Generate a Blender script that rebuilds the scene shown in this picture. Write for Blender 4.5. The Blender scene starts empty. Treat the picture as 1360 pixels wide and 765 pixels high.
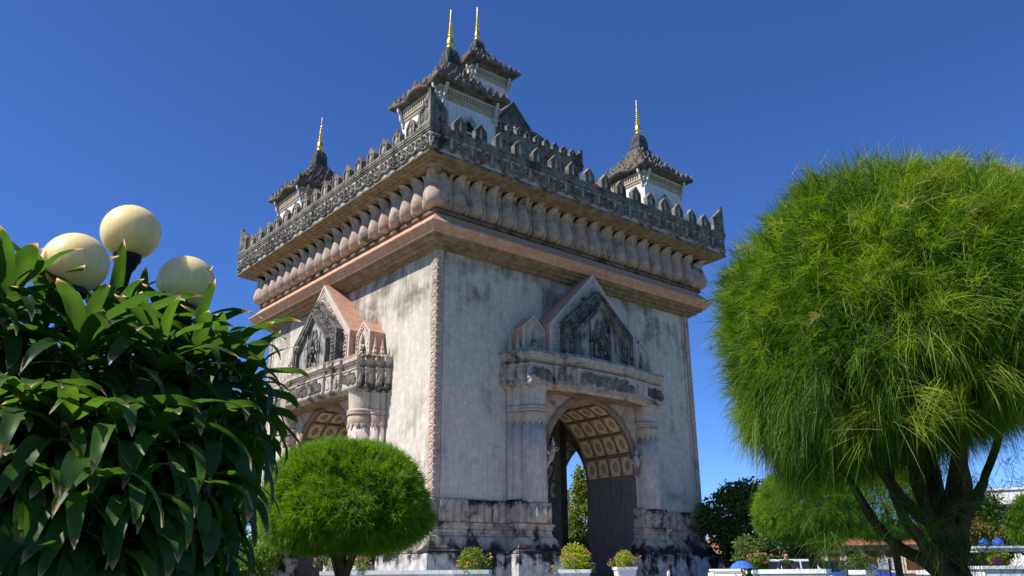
import bpy, math, random
import numpy as np
from mathutils import Vector, Matrix
random.seed(7)
RNG = np.random.default_rng(11)
scene = bpy.context.scene
COL = scene.collection
R = math.radians

# ------------------------------------------------------------------ camera
CAM = np.array([-39.464, -52.138, 1.25])
YAW, PITCH, ROLL, FPX = R(39.7696), R(18.7616), R(-0.4252), 1116.79
_F = np.array([math.sin(YAW)*math.cos(PITCH), math.cos(YAW)*math.cos(PITCH), math.sin(PITCH)])
_R0 = np.array([math.cos(YAW), -math.sin(YAW), 0.0])
_U0 = np.cross(_R0, _F)
_R = math.cos(ROLL)*_R0 + math.sin(ROLL)*_U0
_U = -math.sin(ROLL)*_R0 + math.cos(ROLL)*_U0
cam_d = bpy.data.cameras.new('camera')
cam = bpy.data.objects.new('camera', cam_d)
COL.objects.link(cam)
mw = Matrix.Identity(4)
for i in range(3):
    mw[i][0], mw[i][1], mw[i][2], mw[i][3] = _R[i], _U[i], -_F[i], CAM[i]
cam.matrix_world = mw
cam_d.sensor_width = 36
cam_d.lens = FPX/1360*36
cam_d.clip_start = 0.1
cam_d.clip_end = 5000
scene.camera = cam

# ------------------------------------------------------------------ sky, sun, exposure
SUN_EL = R(49)
SUN_AZ = math.atan2(-0.962, 0.275)            # clockwise from +Y
world = bpy.data.worlds.new('World')
scene.world = world
world.use_nodes = True
wn = world.node_tree
bg = wn.nodes['Background']
sky = wn.nodes.new('ShaderNodeTexSky')
sky.sky_type = 'NISHITA'
sky.sun_disc = False
sky.sun_elevation = SUN_EL
sky.sun_rotation = SUN_AZ % (2*math.pi)
sky.altitude = 3000
sky.air_density = 1.0
sky.dust_density = 0.0
sky.ozone_density = 10.0
hs_ = wn.nodes.new('ShaderNodeHueSaturation')
hs_.inputs['Saturation'].default_value = 1.08
hs_.inputs['Hue'].default_value = 0.508
wn.links.new(sky.outputs[0], hs_.inputs['Color'])
wn.links.new(hs_.outputs[0], bg.inputs['Color'])
bg.inputs['Strength'].default_value = 0.118
sd = bpy.data.lights.new('sun', 'SUN')
sd.energy = 5.0
sd.angle = R(0.53)
sd.color = (1.0, 0.95, 0.87)
sun = bpy.data.objects.new('sun', sd)
COL.objects.link(sun)
sdir = Vector((math.sin(SUN_AZ)*math.cos(SUN_EL), math.cos(SUN_AZ)*math.cos(SUN_EL), math.sin(SUN_EL)))
sun.rotation_euler = sdir.to_track_quat('Z', 'Y').to_euler()
sun.location = (-60, 0, 70)
scene.view_settings.view_transform = 'Standard'
scene.view_settings.look = 'None'
scene.view_settings.exposure = 0.6
scene.view_settings.gamma = 1.0
scene.view_settings.use_curve_mapping = False

# ------------------------------------------------------------------ measuring helpers
def ray(px, py):
    return _F + _R*(px-680)/FPX - _U*(py-382.5)/FPX
def at(px, py, dist):
    "point seen at photograph pixel px,py at the given ground distance"
    v = ray(px, py)
    return Vector(CAM + v*dist/math.hypot(v[0], v[1]))
def gnd(px, dist, z=0.0):
    p = at(px, 760, dist); p.z = z
    return p
def zat(py, dist, px=680):
    return at(px, py, dist).z

# ------------------------------------------------------------------ mesh builder
class B:
    def __init__(s): s.v = []; s.f = []; s.m = []
    def add(s, V, F, mi=0):
        o = len(s.v); s.v += [tuple(map(float, p)) for p in V]
        s.f += [tuple(i+o for i in f) for f in F]; s.m += [mi]*len(F); return s
    def box(s, x0, x1, y0, y1, z0, z1, mi=0):
        V = [(x0,y0,z0),(x1,y0,z0),(x1,y1,z0),(x0,y1,z0),(x0,y0,z1),(x1,y0,z1),(x1,y1,z1),(x0,y1,z1)]
        return s.add(V, [(0,3,2,1),(4,5,6,7),(0,1,5,4),(1,2,6,5),(2,3,7,6),(3,0,4,7)], mi)
    def prism_y(s, P, y0, y1, mi=0, mside=None):
        "polygon of (x,z) counterclockwise seen from -Y, from y0 (front) to y1 (back)"
        n = len(P)
        s.add([(x,y0,z) for x,z in P]+[(x,y1,z) for x,z in P], [tuple(range(n)), tuple(range(2*n-1,n-1,-1))], mi)
        s.add([(x,y0,z) for x,z in P]+[(x,y1,z) for x,z in P], [(i, i+n, (i+1)%n+n, (i+1)%n) for i in range(n)], mi if mside is None else mside)
        return s
    def frame_y(s, P, Q, y0, y1, mi=0):
        "ring between polygons P (outer) and Q (inner), same count"
        n = len(P)
        V = [(x,y0,z) for x,z in P]+[(x,y0,z) for x,z in Q]+[(x,y1,z) for x,z in P]+[(x,y1,z) for x,z in Q]
        F = []
        for i in range(n):
            j = (i+1) % n
            F += [(i,j,j+n,i+n), (i,i+2*n,j+2*n,j), (i+n,j+n,j+3*n,i+3*n)]
        return s.add(V, F, mi)
    def lathe(s, prof, c=(0,0,0), n=16, mi=0, cap=True, sx=1, sy=1):
        V = []; F = []
        for r, z in prof:
            for k in range(n):
                a = 2*math.pi*k/n
                V.append((c[0]+r*math.cos(a)*sx, c[1]+r*math.sin(a)*sy, c[2]+z))
        for i in range(len(prof)-1):
            for k in range(n):
                k2 = (k+1) % n
                F.append((i*n+k, i*n+k2, (i+1)*n+k2, (i+1)*n+k))
        if cap:
            F.append(tuple(range(n-1,-1,-1))); F.append(tuple((len(prof)-1)*n+k for k in range(n)))
        return s.add(V, F, mi)
    def tube(s, pts, rad, n=8, mi=0):
        pts = [Vector(p) for p in pts]; V = []; F = []
        up = Vector((0.3,0.2,1)).normalized()
        for i, p in enumerate(pts):
            t = (pts[min(i+1,len(pts)-1)]-pts[max(i-1,0)]).normalized()
            a = t.cross(up)
            if a.length < 0.05: a = t.cross(Vector((1,0,0)))
            a.normalize(); b = t.cross(a)
            r = rad[i] if hasattr(rad,'__len__') else rad
            for k in range(n):
                th = 2*math.pi*k/n
                V.append(p + a*(r*math.cos(th)) + b*(r*math.sin(th)))
        for i in range(len(pts)-1):
            for k in range(n):
                k2 = (k+1) % n
                F.append((i*n+k, (i+1)*n+k, (i+1)*n+k2, i*n+k2))
        F.append(tuple(range(n))); F.append(tuple((len(pts)-1)*n+k for k in range(n-1,-1,-1)))
        return s.add(V, F, mi)
    def ell(s, c, r, nu=8, nv=6, mi=0):
        V = [(c[0],c[1],c[2]-r[2])]; F = []
        for j in range(1, nv):
            ph = -math.pi/2+math.pi*j/nv
            for k in range(nu):
                a = 2*math.pi*k/nu
                V.append((c[0]+r[0]*math.cos(ph)*math.cos(a), c[1]+r[1]*math.cos(ph)*math.sin(a), c[2]+r[2]*math.sin(ph)))
        V.append((c[0],c[1],c[2]+r[2])); L = len(V)-1
        for k in range(nu):
            k2 = (k+1) % nu
            F.append((0, 1+k2, 1+k)); F.append((L, L-nu+k, L-nu+k2))
            for j in range(nv-2):
                a = 1+j*nu
                F.append((a+k, a+k2, a+nu+k2, a+nu+k))
        return s.add(V, F, mi)
    def sweep(s, path, prof, closed=False, mi=0, side=1):
        "plan path (x,y), profile (offset outwards, z); mitred"
        n = len(path); V = []; F = []; P = [Vector(p) for p in path]
        def nrm(a, b):
            d = (b-a).normalized(); return Vector((d.y, -d.x))*side
        M_ = []
        for i in range(n):
            if closed or 0 < i < n-1:
                n1 = nrm(P[i-1], P[i]); n2 = nrm(P[i], P[(i+1) % n])
                m = n1+n2; m = m/ max(0.2, m.dot(n1)) if m.length > 1e-6 else n1
            elif i == 0: m = nrm(P[0], P[1])
            else: m = nrm(P[-2], P[-1])
            M_.append(m)
        for i in range(n):
            for o, z in prof:
                V.append((P[i].x+M_[i].x*o, P[i].y+M_[i].y*o, z))
        k = len(prof)
        for i in range(n if closed else n-1):
            j = (i+1) % n
            for q in range(k-1):
                f = (i*k+q, j*k+q, j*k+q+1, i*k+q+1)
                F.append(f if side > 0 else f[::-1])
        return s.add(V, F, mi)
    def square(s, prof, c=(0,0), mi=0):
        "closed square moulding from (half width, z)"
        V = []; F = []; k = len(prof)
        for sx, sy in ((-1,-1),(1,-1),(1,1),(-1,1)):
            for h, z in prof: V.append((c[0]+sx*h, c[1]+sy*h, z))
        for i in range(4):
            j = (i+1) % 4
            for q in range(k-1): F.append((i*k+q, j*k+q, j*k+q+1, i*k+q+1))
        return s.add(V, F, mi)
    def data(s, name, mats, smooth=False):
        me = bpy.data.meshes.new(name)
        me.from_pydata(s.v, [], s.f)
        if not isinstance(mats, (list, tuple)): mats = [mats]
        for m in mats: me.materials.append(m)
        if len(mats) > 1: me.polygons.foreach_set('material_index', s.m)
        if smooth: me.polygons.foreach_set('use_smooth', [True]*len(me.polygons))
        me.update()
        return me
    def obj(s, name, mats, parent=None, smooth=False, loc=None, rz=0):
        return link(name, s.data(name, mats, smooth), parent, loc, rz)

def link(name, me, parent=None, loc=None, rz=0):
    o = bpy.data.objects.new(name, me)
    COL.objects.link(o)
    if loc is not None: o.location = loc
    if rz: o.rotation_euler = (0,0,rz)
    if parent is not None: o.parent = parent
    return o
def empty(name, loc=(0,0,0), rz=0):
    o = bpy.data.objects.new(name, None); COL.objects.link(o)
    o.empty_display_size = 0.2
    o.location = loc; o.rotation_euler = (0,0,rz); return o
def tag(o, label=None, cat=None, group=None, kind=None):
    if label: o['label'] = label
    if cat: o['category'] = cat
    if group: o['group'] = group
    if kind: o['kind'] = kind
    return o
def copy_tree(o, parent=None):
    c = o.copy(); COL.objects.link(c); c.parent = parent
    for ch in list(o.children): copy_tree(ch, c)
    return c

def soup(name, V, quads, tris, mat, parent=None, attr=None, loc=None):
    "big mesh from numpy arrays; attr: per-vertex float 'tint'"
    me = bpy.data.meshes.new(name)
    nq, nt = len(quads), len(tris)
    me.vertices.add(len(V)); me.vertices.foreach_set('co', np.asarray(V, np.float32).ravel())
    idx = np.concatenate([np.asarray(quads, np.int32).ravel(), np.asarray(tris, np.int32).ravel()])
    me.loops.add(len(idx)); me.loops.foreach_set('vertex_index', idx)
    ls = np.concatenate([np.arange(nq)*4, nq*4+np.arange(nt)*3]).astype(np.int32)
    me.polygons.add(nq+nt); me.polygons.foreach_set('loop_start', ls)
    if attr:
        for an, av in attr.items():
            a = me.attributes.new(an, 'FLOAT', 'POINT'); a.data.foreach_set('value', np.asarray(av, np.float32))
    me.materials.append(mat)
    me.update(calc_edges=True)
    return link(name, me, parent, loc)

# ------------------------------------------------------------------ materials
def newmat(name, rough=0.85, spec=0.25):
    m = bpy.data.materials.new(name); m.use_nodes = True
    nt = m.node_tree; b = nt.nodes['Principled BSDF']
    b.inputs['Roughness'].default_value = rough
    b.inputs['Specular IOR Level'].default_value = spec
    return m, nt, b
def N(nt, t, **kw):
    n = nt.nodes.new(t)
    for k, v in kw.items(): setattr(n, k, v)
    return n
def pos(nt, scale=(1,1,1)):
    g = N(nt, 'ShaderNodeNewGeometry'); mp = N(nt, 'ShaderNodeMapping')
    mp.inputs['Scale'].default_value = scale
    nt.links.new(g.outputs['Position'], mp.inputs['Vector']); return mp.outputs[0]
def objco(nt, scale=(1,1,1)):
    g = N(nt, 'ShaderNodeTexCoord'); mp = N(nt, 'ShaderNodeMapping')
    mp.inputs['Scale'].default_value = scale
    nt.links.new(g.outputs['Object'], mp.inputs['Vector']); return mp.outputs[0]
def noise(nt, vec, scale, detail=4, rough=0.6, dist=0):
    n = N(nt, 'ShaderNodeTexNoise')
    n.inputs['Scale'].default_value = scale; n.inputs['Detail'].default_value = detail
    n.inputs['Roughness'].default_value = rough; n.inputs['Distortion'].default_value = dist
    nt.links.new(vec, n.inputs['Vector']); return n.outputs[0]
def ramp(nt, fac, a, b, lo=0.0, hi=1.0):
    n = N(nt, 'ShaderNodeMapRange'); n.interpolation_type = 'SMOOTHSTEP'
    nt.links.new(fac, n.inputs[0])
    for i, v in zip((1,2,3,4), (a,b,lo,hi)): n.inputs[i].default_value = v
    return n.outputs[0]
def math_(nt, op, a, b=None):
    n = N(nt, 'ShaderNodeMath', operation=op)
    for i, x in enumerate((a, b)):
        if x is None: continue
        if isinstance(x, (int, float)): n.inputs[i].default_value = x
        else: nt.links.new(x, n.inputs[i])
    return n.outputs[0]
def mixc(nt, fac, a, b, mode='MIX'):
    n = N(nt, 'ShaderNodeMixRGB', blend_type=mode)
    for i, x in enumerate((fac, a, b)):
        if isinstance(x, (int, float)): n.inputs[i].default_value = x
        elif isinstance(x, (tuple, list)): n.inputs[i].default_value = (*x, 1)
        else: nt.links.new(x, n.inputs[i])
    return n.outputs[0]
def bump(nt, b, h, strength=0.4, dist=0.03):
    n = N(nt, 'ShaderNodeBump'); n.inputs['Strength'].default_value = strength; n.inputs['Distance'].default_value = dist
    nt.links.new(h, n.inputs['Height']); nt.links.new(n.outputs[0], b.inputs['Normal'])

def stone(name, base, light, dark, stain=(0.5,0.68), streaks=0.5, fine=6.0, bump_s=0.35, stain_scale=0.5, top=None, rough=0.9, cracks=0.0):
    """weathered plaster or stone: base tone, paler washed patches, dark algae in blotches and runs"""
    m, nt, b = newmat(name, rough, 0.15)
    p = pos(nt)
    ps = pos(nt, (1.0,1.0,0.07))
    big = noise(nt, p, stain_scale, 6, 0.62, 0.4)
    mid = noise(nt, p, 2.2, 5, 0.6)
    run = noise(nt, ps, 2.6, 5, 0.65)
    run2 = noise(nt, ps, 7.0, 4, 0.6)
    fin = noise(nt, p, fine*3, 6, 0.7)
    c = mixc(nt, ramp(nt, mid, 0.35, 0.7), base, light)
    c = mixc(nt, math_(nt,'MULTIPLY', ramp(nt, run2, 0.45, 0.7), 0.35*streaks*2), c, tuple(x*0.62 for x in base))
    s = math_(nt, 'ADD', math_(nt,'MULTIPLY', big, 1-0.5*streaks), math_(nt,'MULTIPLY', run, 0.5*streaks))
    s = math_(nt, 'ADD', s, math_(nt,'MULTIPLY', math_(nt,'SUBTRACT', fin, 0.5), 0.16))
    if top:
        g = N(nt, 'ShaderNodeNewGeometry'); sp = N(nt, 'ShaderNodeSeparateXYZ'); nt.links.new(g.outputs['Position'], sp.inputs[0])
        for z0, z1, amt in top:
            s = math_(nt, 'ADD', s, ramp(nt, sp.outputs[2], z0, z1, 0.0, amt))
    c = mixc(nt, ramp(nt, s, stain[0], stain[1]), c, dark)
    if cracks:
        vo = N(nt, 'ShaderNodeTexVoronoi', feature='DISTANCE_TO_EDGE'); vo.inputs['Scale'].default_value = 0.42
        wv = N(nt, 'ShaderNodeVectorMath', operation='ADD'); sc_ = N(nt, 'ShaderNodeVectorMath', operation='SCALE'); sc_.inputs['Scale'].default_value = 1.1
        nz = N(nt, 'ShaderNodeTexNoise'); nz.inputs['Scale'].default_value = 0.9; nz.inputs['Detail'].default_value = 6
        nt.links.new(p, nz.inputs['Vector']); nt.links.new(nz.outputs['Color'], sc_.inputs[0]); nt.links.new(p, wv.inputs[0]); nt.links.new(sc_.outputs[0], wv.inputs[1]); nt.links.new(wv.outputs[0], vo.inputs['Vector'])
        ck = math_(nt, 'MULTIPLY', ramp(nt, vo.outputs['Distance'], 0.0, 0.014, 1, 0), ramp(nt, mid, 0.48, 0.62))
        pl = N(nt, 'ShaderNodeTexWave', wave_type='BANDS', bands_direction='Z', wave_profile='SAW'); pl.inputs['Scale'].default_value = 0.21; pl.inputs['Distortion'].default_value = 0.25; pl.inputs['Detail'].default_value = 2
        nt.links.new(p, pl.inputs['Vector'])
        ck = math_(nt, 'MAXIMUM', math_(nt,'MULTIPLY', ck, cracks), math_(nt,'MULTIPLY', math_(nt,'MULTIPLY', ramp(nt, pl.outputs['Fac'], 0.965, 0.995), ramp(nt, run, .42, .6)), 0.45*cracks))
        c = mixc(nt, ck, c, tuple(x*0.9 for x in dark))
    c = mixc(nt, 0.55, c, mixc(nt, fin, (0.55,0.55,0.55), (1.3,1.3,1.3)), 'MULTIPLY')
    nt.links.new(c, b.inputs['Base Color'])
    bump(nt, b, math_(nt,'ADD', fin, math_(nt,'MULTIPLY', mid, 0.6)), bump_s, 0.03)
    return m

PLASTER = stone('weathered_plaster', (0.50,0.45,0.375), (0.60,0.555,0.48), (0.16,0.135,0.105), (0.52,0.74), 0.5, 5, 0.3, 0.35, top=[(14.0,20.5,0.13)], cracks=0.6)
BASE_ST = stone('pedestal_plaster', (0.38,0.31,0.24), (0.52,0.46,0.38), (0.030,0.027,0.025), (0.48,0.62), 0.5, 5, 0.4, 0.7, top=[(3.2,2.5,0.10),(4.9,5.3,0.04)])
SOCLE = stone('socle_plaster', (0.36,0.35,0.33), (0.62,0.60,0.57), (0.02,0.02,0.02), (0.49,0.60), 0.7, 5, 0.4, 0.8, top=[(1.5,2.3,0.06)])
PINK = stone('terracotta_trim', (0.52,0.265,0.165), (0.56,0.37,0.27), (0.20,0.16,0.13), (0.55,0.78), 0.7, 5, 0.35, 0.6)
PETAL = stone('lotus_petal_plaster', (0.37,0.255,0.19), (0.46,0.385,0.325), (0.09,0.072,0.057), (0.50,0.71), 0.3, 4, 0.2, 0.9)
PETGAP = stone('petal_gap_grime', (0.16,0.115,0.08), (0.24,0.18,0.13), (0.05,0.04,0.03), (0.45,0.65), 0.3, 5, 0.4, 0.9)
OCHRE = stone('ochre_bounce_soffit', (0.21,0.135,0.075), (0.33,0.25,0.165), (0.07,0.05,0.03), (0.56,0.80), 0.2, 5, 0.3, 0.6)  # ochre of the soffits, partly warm bounced light put into the colour
GABLEST = stone('gable_blackened_stone', (0.13,0.118,0.10), (0.26,0.235,0.20), (0.025,0.023,0.022), (0.42,0.64), 0.7, 7, 0.5, 0.9)
GROUNDST = stone('frieze_ground', (0.40,0.375,0.335), (0.50,0.47,0.42), (0.10,0.09,0.078), (0.52,0.74), 0.35, 7, 0.4, 0.9)
DARKST = stone('blackened_stone', (0.18,0.16,0.135), (0.31,0.28,0.24), (0.04,0.036,0.032), (0.42,0.66), 0.75, 7, 0.5, 0.9)
CARVED = stone('carved_plaster', (0.42,0.33,0.26), (0.52,0.46,0.39), (0.05,0.046,0.042), (0.50,0.66), 0.3, 8, 0.6, 0.7)
CARVED2 = stone('pilaster_carving', (0.44,0.315,0.24), (0.52,0.42,0.34), (0.12,0.09,0.07), (0.56,0.75), 0.3, 8, 0.6, 0.7)
SHAFT = stone('column_plaster', (0.46,0.38,0.31), (0.56,0.50,0.44), (0.09,0.08,0.07), (0.56,0.76), 0.7, 5, 0.3, 0.5)
WHITE = stone('whitewashed_tower', (0.66,0.64,0.62), (0.74,0.73,0.71), (0.22,0.21,0.19), (0.60,0.76), 0.7, 5, 0.2, 0.6)
CREAM = stone('coffer_cream', (0.60,0.48,0.30), (0.66,0.55,0.38), (0.25,0.19,0.11), (0.62,0.85), 0.1, 5, 0.15, 0.5)
ORN = stone('coffer_ornament', (0.33,0.21,0.11), (0.42,0.29,0.17), (0.14,0.09,0.05), (0.55,0.8), 0.1, 6, 0.3, 0.9)
RIB = stone('coffer_rib', (0.19,0.11,0.07), (0.26,0.165,0.11), (0.07,0.04,0.03), (0.55,0.8), 0.1, 5, 0.3, 0.7)
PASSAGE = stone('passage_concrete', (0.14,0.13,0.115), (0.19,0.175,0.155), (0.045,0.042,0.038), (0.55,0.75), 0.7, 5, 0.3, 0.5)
ROOFST = stone('tower_roof_stone', (0.13,0.108,0.09), (0.23,0.20,0.17), (0.045,0.04,0.036), (0.46,0.70), 0.5, 8, 0.7, 1.4)
NECK = stone('spire_neck_mosaic', (0.06,0.058,0.062), (0.13,0.125,0.14), (0.03,0.03,0.034), (0.50,0.70), 0.2, 9, 0.6, 2.0)
def plain(name, col, rough=0.6, var=0.15, scale=4, metal=0, spec=0.3):
    m, nt, b = newmat(name, rough, spec)
    n = noise(nt, pos(nt), scale, 5, 0.6)
    c = mixc(nt, ramp(nt, n, 0.3, 0.75), tuple(x*(1-var) for x in col), tuple(min(1,x*(1+var)) for x in col))
    nt.links.new(c, b.inputs['Base Color']); b.inputs['Metallic'].default_value = metal
    return m
GOLD = plain('gold_leaf', (0.92,0.56,0.13), 0.32, 0.2, 6, 0.9)
DARKWIN = plain('dark_opening', (0.03,0.022,0.016), 0.8)
BROWNWIN = plain('brown_shutter', (0.10,0.05,0.02), 0.7)
# ================================================================== ground
GRASS = plain('lawn_grass', (0.06,0.10,0.025), 0.95, 0.4, 0.8)
PAVE = plain('pale_paving', (0.37,0.34,0.30), 0.9, 0.2, 1.5)
ASPH = plain('asphalt', (0.055,0.055,0.057), 0.9, 0.2, 2)
g_ = B(); g_.add([(-1500,-1500,0),(1500,-1500,0),(1500,1500,0),(-1500,1500,0)], [(0,1,2,3)])
tag(g_.obj('ground', GRASS), kind='structure')
pv = B(); pv.add([(-34,-34,0.004),(34,-34,0.004),(34,34,0.004),(-34,34,0.004)], [(0,1,2,3)])
tag(pv.obj('plaza_pavement', PAVE), kind='structure')

# ================================================================== the monument
ARCH = empty('triumphal_arch')
tag(ARCH, 'huge grey triumphal arch with lotus cornice, carved gables and gold-tipped roof towers', 'monument')
FRONT, LEFT = 0.0, -math.pi/2
def face_pos(u, d, z, rz):
    return Matrix.Rotation(rz, 4, 'Z') @ Vector((u, -d, z))
def put(name, me, parent, u, d, z, rz, turn=0, scale=None):
    o = link(name, me, parent, face_pos(u, d, z, rz))
    o.rotation_euler = (0, 0, rz+turn)
    if scale: o.scale = scale
    return o
def pent(hw, base, eave, peak, cx=0.0):
    return [(cx-hw,base),(cx+hw,base),(cx+hw,eave),(cx,peak),(cx-hw,eave)]
def inset(P5, w):
    "inset a gable pentagon, keeping its base"
    (x0,b),(x1,_),(_,e),(cx,p),_ = P5
    hw = (x1-x0)/2; sl = (p-e)/hw; k = math.hypot(1, sl)
    nh = hw-w; pe = p-w*k
    return [(cx-nh,b),(cx+nh,b),(cx+nh,pe-sl*nh),(cx,pe),(cx-nh,pe-sl*nh)]

# --- carved relief as real height on a grid
def spiral(cx, cz, r0, r1, turns, a0, n=40, sgn=1):
    t = np.linspace(0,1,n); a = a0+sgn*t*turns*2*math.pi; r = r0+(r1-r0)*t
    return np.c_[cx+r*np.cos(a), cz+r*np.sin(a)]
def relief(name, w, h, curves, amp, nx, ny, mat, edge=True, keep=None):
    X, Z = np.meshgrid(np.linspace(-w/2,w/2,nx), np.linspace(0,h,ny))
    H = np.zeros_like(X)
    for P, r in curves:
        P = np.asarray(P); D = np.full(X.shape, 1e9)
        rr = np.broadcast_to(r, (len(P),))
        for (px, pz), q in zip(P, rr):
            D = np.minimum(D, ((X-px)**2+(Z-pz)**2)/q**2)
        H = np.maximum(H, np.sqrt(np.clip(1-D, 0, 1)))
    H *= amp
    if edge: H[0,:] = H[-1,:] = 0; H[:,0] = H[:,-1] = 0
    V = np.c_[X.ravel(), -H.ravel(), Z.ravel()]
    F = [(j*nx+i, j*nx+i+1, (j+1)*nx+i+1, (j+1)*nx+i) for j in range(ny-1) for i in range(nx-1)]
    Hf = H.ravel()
    if keep: F = [f for f in F if keep(sum(V[i][0] for i in f)/4, sum(V[i][2] for i in f)/4)]
    b = B(); b.add(V, F)
    if isinstance(mat, (list, tuple)): b.m = [1 if sum(Hf[i] for i in f)/4 > 0.22*amp else 0 for f in F]
    return b.data(name, mat, smooth=False)
def foliage_curves(w, h, n, seed, rmin=0.05, rmax=0.12):
    g = np.random.default_rng(seed); C = []
    for _ in range(n):
        cx, cz = g.uniform(-w/2+0.1, w/2-0.1), g.uniform(0.1, h-0.1)
        r = g.uniform(rmin, rmax)
        C.append((spiral(cx, cz, r*2.2, r*0.5, g.uniform(0.8,1.5), g.uniform(0,6.3), 22, g.choice([-1,1])), r*0.55))
    return C

# --- walls, arched panels, passages, hall
AW, ABH, AZS = 4.12, 4.55, 7.45          # opening half width, arch rise, springing height
def arch_pts(a, b, n=28):
    return [(-a*math.cos(math.pi*i/n), AZS+b*math.sin(math.pi*i/n)) for i in range(n+1)]
def arch_wall(b, d, hw, z1, mi=0):
    A = [(-AW,0.0)]+arch_pts(AW,ABH)+[(AW,0.0)]
    O = []
    for i, (u, z) in enumerate(A):
        if i == 0: O.append((-hw,0.0)); continue
        if i == len(A)-1: O.append((hw,0.0)); continue
        an = math.atan2(z-AZS, u); c, s = math.cos(an), math.sin(an)
        k = min(hw/abs(c) if abs(c) > 1e-6 else 1e9, (z1-AZS)/s if s > 1e-6 else 1e9)
        O.append((c*k, AZS+s*k))
    # exact corners
    for sgn in (-1, 1):
        j = min(range(1,len(O)-1), key=lambda i: (O[i][0]-sgn*hw)**2+(O[i][1]-z1)**2)
        O[j] = (sgn*hw, z1)
    n = len(A)
    V = [(u,-d,z) for u,z in A]+[(u,-d,z) for u,z in O]
    F = [(i, i+1, i+1+n, i+n) for i in range(n-1)]
    return b.add(V, F, mi)

wb = B()
wb.add([(-11.9,-11.9,0),(-4.5,-11.9,0),(-4.5,-11.9,20.6),(-11.9,-11.9,20.6)], [(0,1,2,3)])
wb.add([(4.5,-11.9,0),(11.9,-11.9,0),(11.9,-11.9,20.6),(4.5,-11.9,20.6)], [(0,1,2,3)])
wb.add([(-4.5,-11.9,12.3),(4.5,-11.9,12.3),(4.5,-11.9,20.6),(-4.5,-11.9,20.6)], [(0,1,2,3)])
wall_me = wb.data('wall', PLASTER)
pb = B(); arch_wall(pb, 12.75, 5.3, 12.45)
pb.add([(-5.3,-12.75,0),(-5.3,-11.9,0),(-5.3,-11.9,12.45),(-5.3,-12.75,12.45)], [(0,1,2,3)])
pb.add([(5.3,-12.75,0),(5.3,-11.9,0),(5.3,-11.9,12.45),(5.3,-12.75,12.45)], [(3,2,1,0)])
panel_me = pb.data('arch_panel', SHAFT)
tb = B()
for s in (-1, 1):
    tb.add([(s*AW,-12.75,0),(s*AW,-8,0),(s*AW,-8,AZS),(s*AW,-12.75,AZS)], [(0,1,2,3)] if s < 0 else [(3,2,1,0)])
ap = arch_pts(AW+0.10, ABH+0.10)
n_ = len(ap)
tb.add([(u,-12.75,z) for u,z in ap]+[(u,-8,z) for u,z in ap], [(i,i+1,i+1+n_,i+n_) for i in range(n_-1)], 1)
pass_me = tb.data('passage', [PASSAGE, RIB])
hb = B(); arch_wall(hb, 8.0, 8.0, 16.0)
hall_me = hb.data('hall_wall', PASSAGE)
# coffer panel: cream slab with a carved brown lozenge
NROW, NCOL = 9, 4
cb = B()
cb.box(-0.62,0.62,-0.5,0.5,0.0,0.05,0)
L = [(0.40,0.0),(0.24,0.17),(0.0,0.25),(-0.24,0.17),(-0.40,0.0),(-0.24,-0.17),(0.0,-0.25),(0.24,-0.17)]
def loz(k, z): return [(x*k, y*k, z) for x, y in L]
V = loz(1,-0.002)+loz(0.86,-0.05)+loz(0.55,-0.03)+loz(0.42,-0.085)+[(0,0,-0.11)]
F = []
for q in range(3):
    F += [(q*8+i, q*8+(i+1)%8, (q+1)*8+(i+1)%8, (q+1)*8+i) for i in range(8)]
F += [(24+i, 24+(i+1)%8, 32) for i in range(8)]
cb.add(V, F, 1)
for sx in (-1,1):
    for sy in (-1,1):
        cb.add([(sx*.54,sy*.43,-0.002),(sx*.34,sy*.43,-0.002),(sx*.54,sy*.22,-0.002),(sx*.5,sy*.38,-0.04)], [(0,1,3),(1,2,3),(2,0,3)], 1)
coffer_me = cb.data('coffer_panel', [CREAM, ORN])
arc_b = B()
ri, ro = arch_pts(AW-0.02, ABH-0.02, 40), arch_pts(AW+0.12, ABH+0.12, 40)
nn = len(ri)
arc_b.add([(u,-0.07,z) for u,z in ri]+[(u,0.07,z) for u,z in ri]+[(u,-0.07,z) for u,z in ro]+[(u,0.07,z) for u,z in ro],
          sum([[(i,i+1,i+1+nn,i+nn),(i,i+2*nn,i+1+2*nn,i+1),(i+nn,i+1+nn,i+1+3*nn,i+3*nn)] for i in range(nn-1)], []))
rib_arc_me = arc_b.data('vault_rib', RIB, True)
lr_b = B(); lr_b.box(-0.07,0.07,-2.34,2.34,-0.02,0.12)
rib_long_me = lr_b.data('vault_rib', RIB)
ARCHV = stone('archivolt_carving', (0.27,0.175,0.125), (0.38,0.27,0.20), (0.07,0.05,0.04), (0.5,0.7), 0.3, 9, 0.6, 0.8)
# archivolt with leaf teeth
av = B(); n = 96
for i in range(n):
    a0, a1 = math.pi*i/n, math.pi*(i+1)/n; am = (a0+a1)/2
    def pt(a, k): return (-(AW+k)*math.cos(a), AZS+(ABH+k)*math.sin(a))
    P = [pt(a0,.0), pt(a1,.0), pt(a1,.40), pt(am,.47), pt(a0,.40)]
    C = (pt(am,.2))
    y0 = -12.83
    V = [(x,y0,z) for x,z in P]+[(C[0],y0-0.09,C[1])]+[(x,-12.74,z) for x,z in P]
    av.add(V, [(0,1,5),(1,2,5),(2,3,5),(3,4,5),(4,0,5)]+[(k,(k+1)%5,(k+1)%5+6,k+6) for k in range(5)])
archivolt_me = av.data('archivolt', [ARCHV])

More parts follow.
